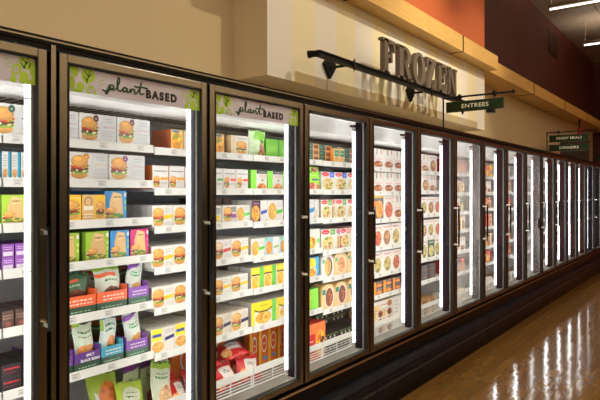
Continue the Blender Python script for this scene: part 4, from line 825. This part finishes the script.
b = MB(); b.tube([(AX, .60, 2.99), (AX, .60, 2.97), (AX, .60, 2.87), (AX, .60, 2.85)], [.03, .05, .05, .03], mat((190, 20, 20), .35), 12); b.build('lens', rt, (-AX, -.539, -3.05))

# ------------------------------------------------------------------ pendant strip lights and the accent spot
UPL = emit('uplight_glow', (1., .88, .72), 75.)
LAMPM = mat((120, 104, 88), .5)
def pendant(x, label):
    t = empty('pendant_light', (x, -1.5, ZC)); tag(t, label, 'light', 'fluorescent strip lights hung from the ceiling'); O = (x, -1.5, ZC)
    y0, y1 = -4.6, .36; z = 4.585
    b = MB(); b.prism([(x-.05, y0, z+.028), (x+.05, y0, z+.028), (x+.05, y0, z+.09), (x-.05, y0, z+.09)], (0, y1-y0, 0), LAMPM); part(b, 'housing', t, O)
    b = MB(); b.tube([(x, y0+.03, z+.012), (x, y1-.02, z+.012)], .012, PEND, 10); part(b, 'fluorescent_tube', t, O)
    b = MB(); b.box(x-.03, x+.03, y0+.05, y1-.05, z+.0905, z+.094, UPL); part(b, 'uplight', t, O)
    b = MB(); b.box(x-.025, x+.025, y1-.02, y1, z-.015, z+.03, LAMPM); b.box(x-.025, x+.025, y0, y0+.02, z-.015, z+.03, LAMPM); part(b, 'socket', t, O)
    for y in (y1-.04, -2.1, y0+.04):
        b = MB(); b.tube([(x, y, z+.09), (x, y, ZC)], .007, LAMPM, 6); part(b, 'rod', t, O)
pendant(8.93, 'nearer fluorescent strip light hanging at the top right corner')
pendant(11.81, 'second fluorescent strip light hanging farther along the ceiling')
def spot(name, loc, aim, power, size, blend, rad, col):
    l = bpy.data.lights.new(name, 'SPOT'); l.energy = power; l.spot_size = size; l.spot_blend = blend; l.shadow_soft_size = rad; l.color = col
    o = bpy.data.objects.new(name, l); COL.objects.link(o); o.location = loc
    o.rotation_euler = (Vector(aim)-Vector(loc)).to_track_quat('-Z', 'Y').to_euler()
WARM = (1., .87, .64)
spot('accent_spot', (2.95, -1.75, 4.85), (2.6, .6, 2.5), 172, 2.2, 1., .05, WARM)
spot('accent_spot', (4.5, -1.75, 4.85), (4.5, .6, 2.75), 300, .95, .9, .05, WARM)
spot('accent_spot', (6.0, -1.75, 4.85), (6.2, .6, 2.75), 230, .95, .9, .05, WARM)
def lamp(loc, rot, sx, sy, e, col):
    l = bpy.data.lights.new('fill_lamp', 'AREA'); l.shape = 'RECTANGLE'; l.size = sx; l.size_y = sy; l.energy = e; l.color = col
    o = bpy.data.objects.new('fill_lamp', l); COL.objects.link(o); o.location = loc; o.rotation_euler = rot
AMB = (1., .91, .74)
lamp((4, -3.2, 5.0), (0, 0, 0), 9, .3, 120, AMB); lamp((-3.4, -1.4, 5.0), (0, 0, 0), 1.6, .4, 165, AMB)                 # first stands in for aisle strip lights, second is fill added at left
lamp((5, -6.6, 5.05), (-.35, 0, 0), 16, .2, 480, WARM)            # unseen fill added to brighten the wall the door frames mirror
w = bpy.data.worlds.new('world'); w.use_nodes = True; S.world = w; w.node_tree.nodes['Background'].inputs[0].default_value = (.02, .015, .01, 1)

# ------------------------------------------------------------------ camera
cam = bpy.data.cameras.new('camera'); co = bpy.data.objects.new('camera', cam); COL.objects.link(co)
co.location = CAM; co.rotation_euler = (PI/2, 0, math.radians(36.47-90)); cam.sensor_width = 36; cam.lens = 34.5; cam.shift_y = -8/600
cam.clip_start = .05; S.camera = co
S.view_settings.view_transform = 'Standard'; S.view_settings.look = 'None'; S.view_settings.gamma = 1; S.view_settings.use_curve_mapping = False
S.view_settings.exposure = 0.
S.cycles.use_denoising = True
S.cycles.max_bounces = 10; S.cycles.transparent_max_bounces = 24; S.cycles.sample_clamp_indirect = 6; S.cycles.sample_clamp_direct = 5
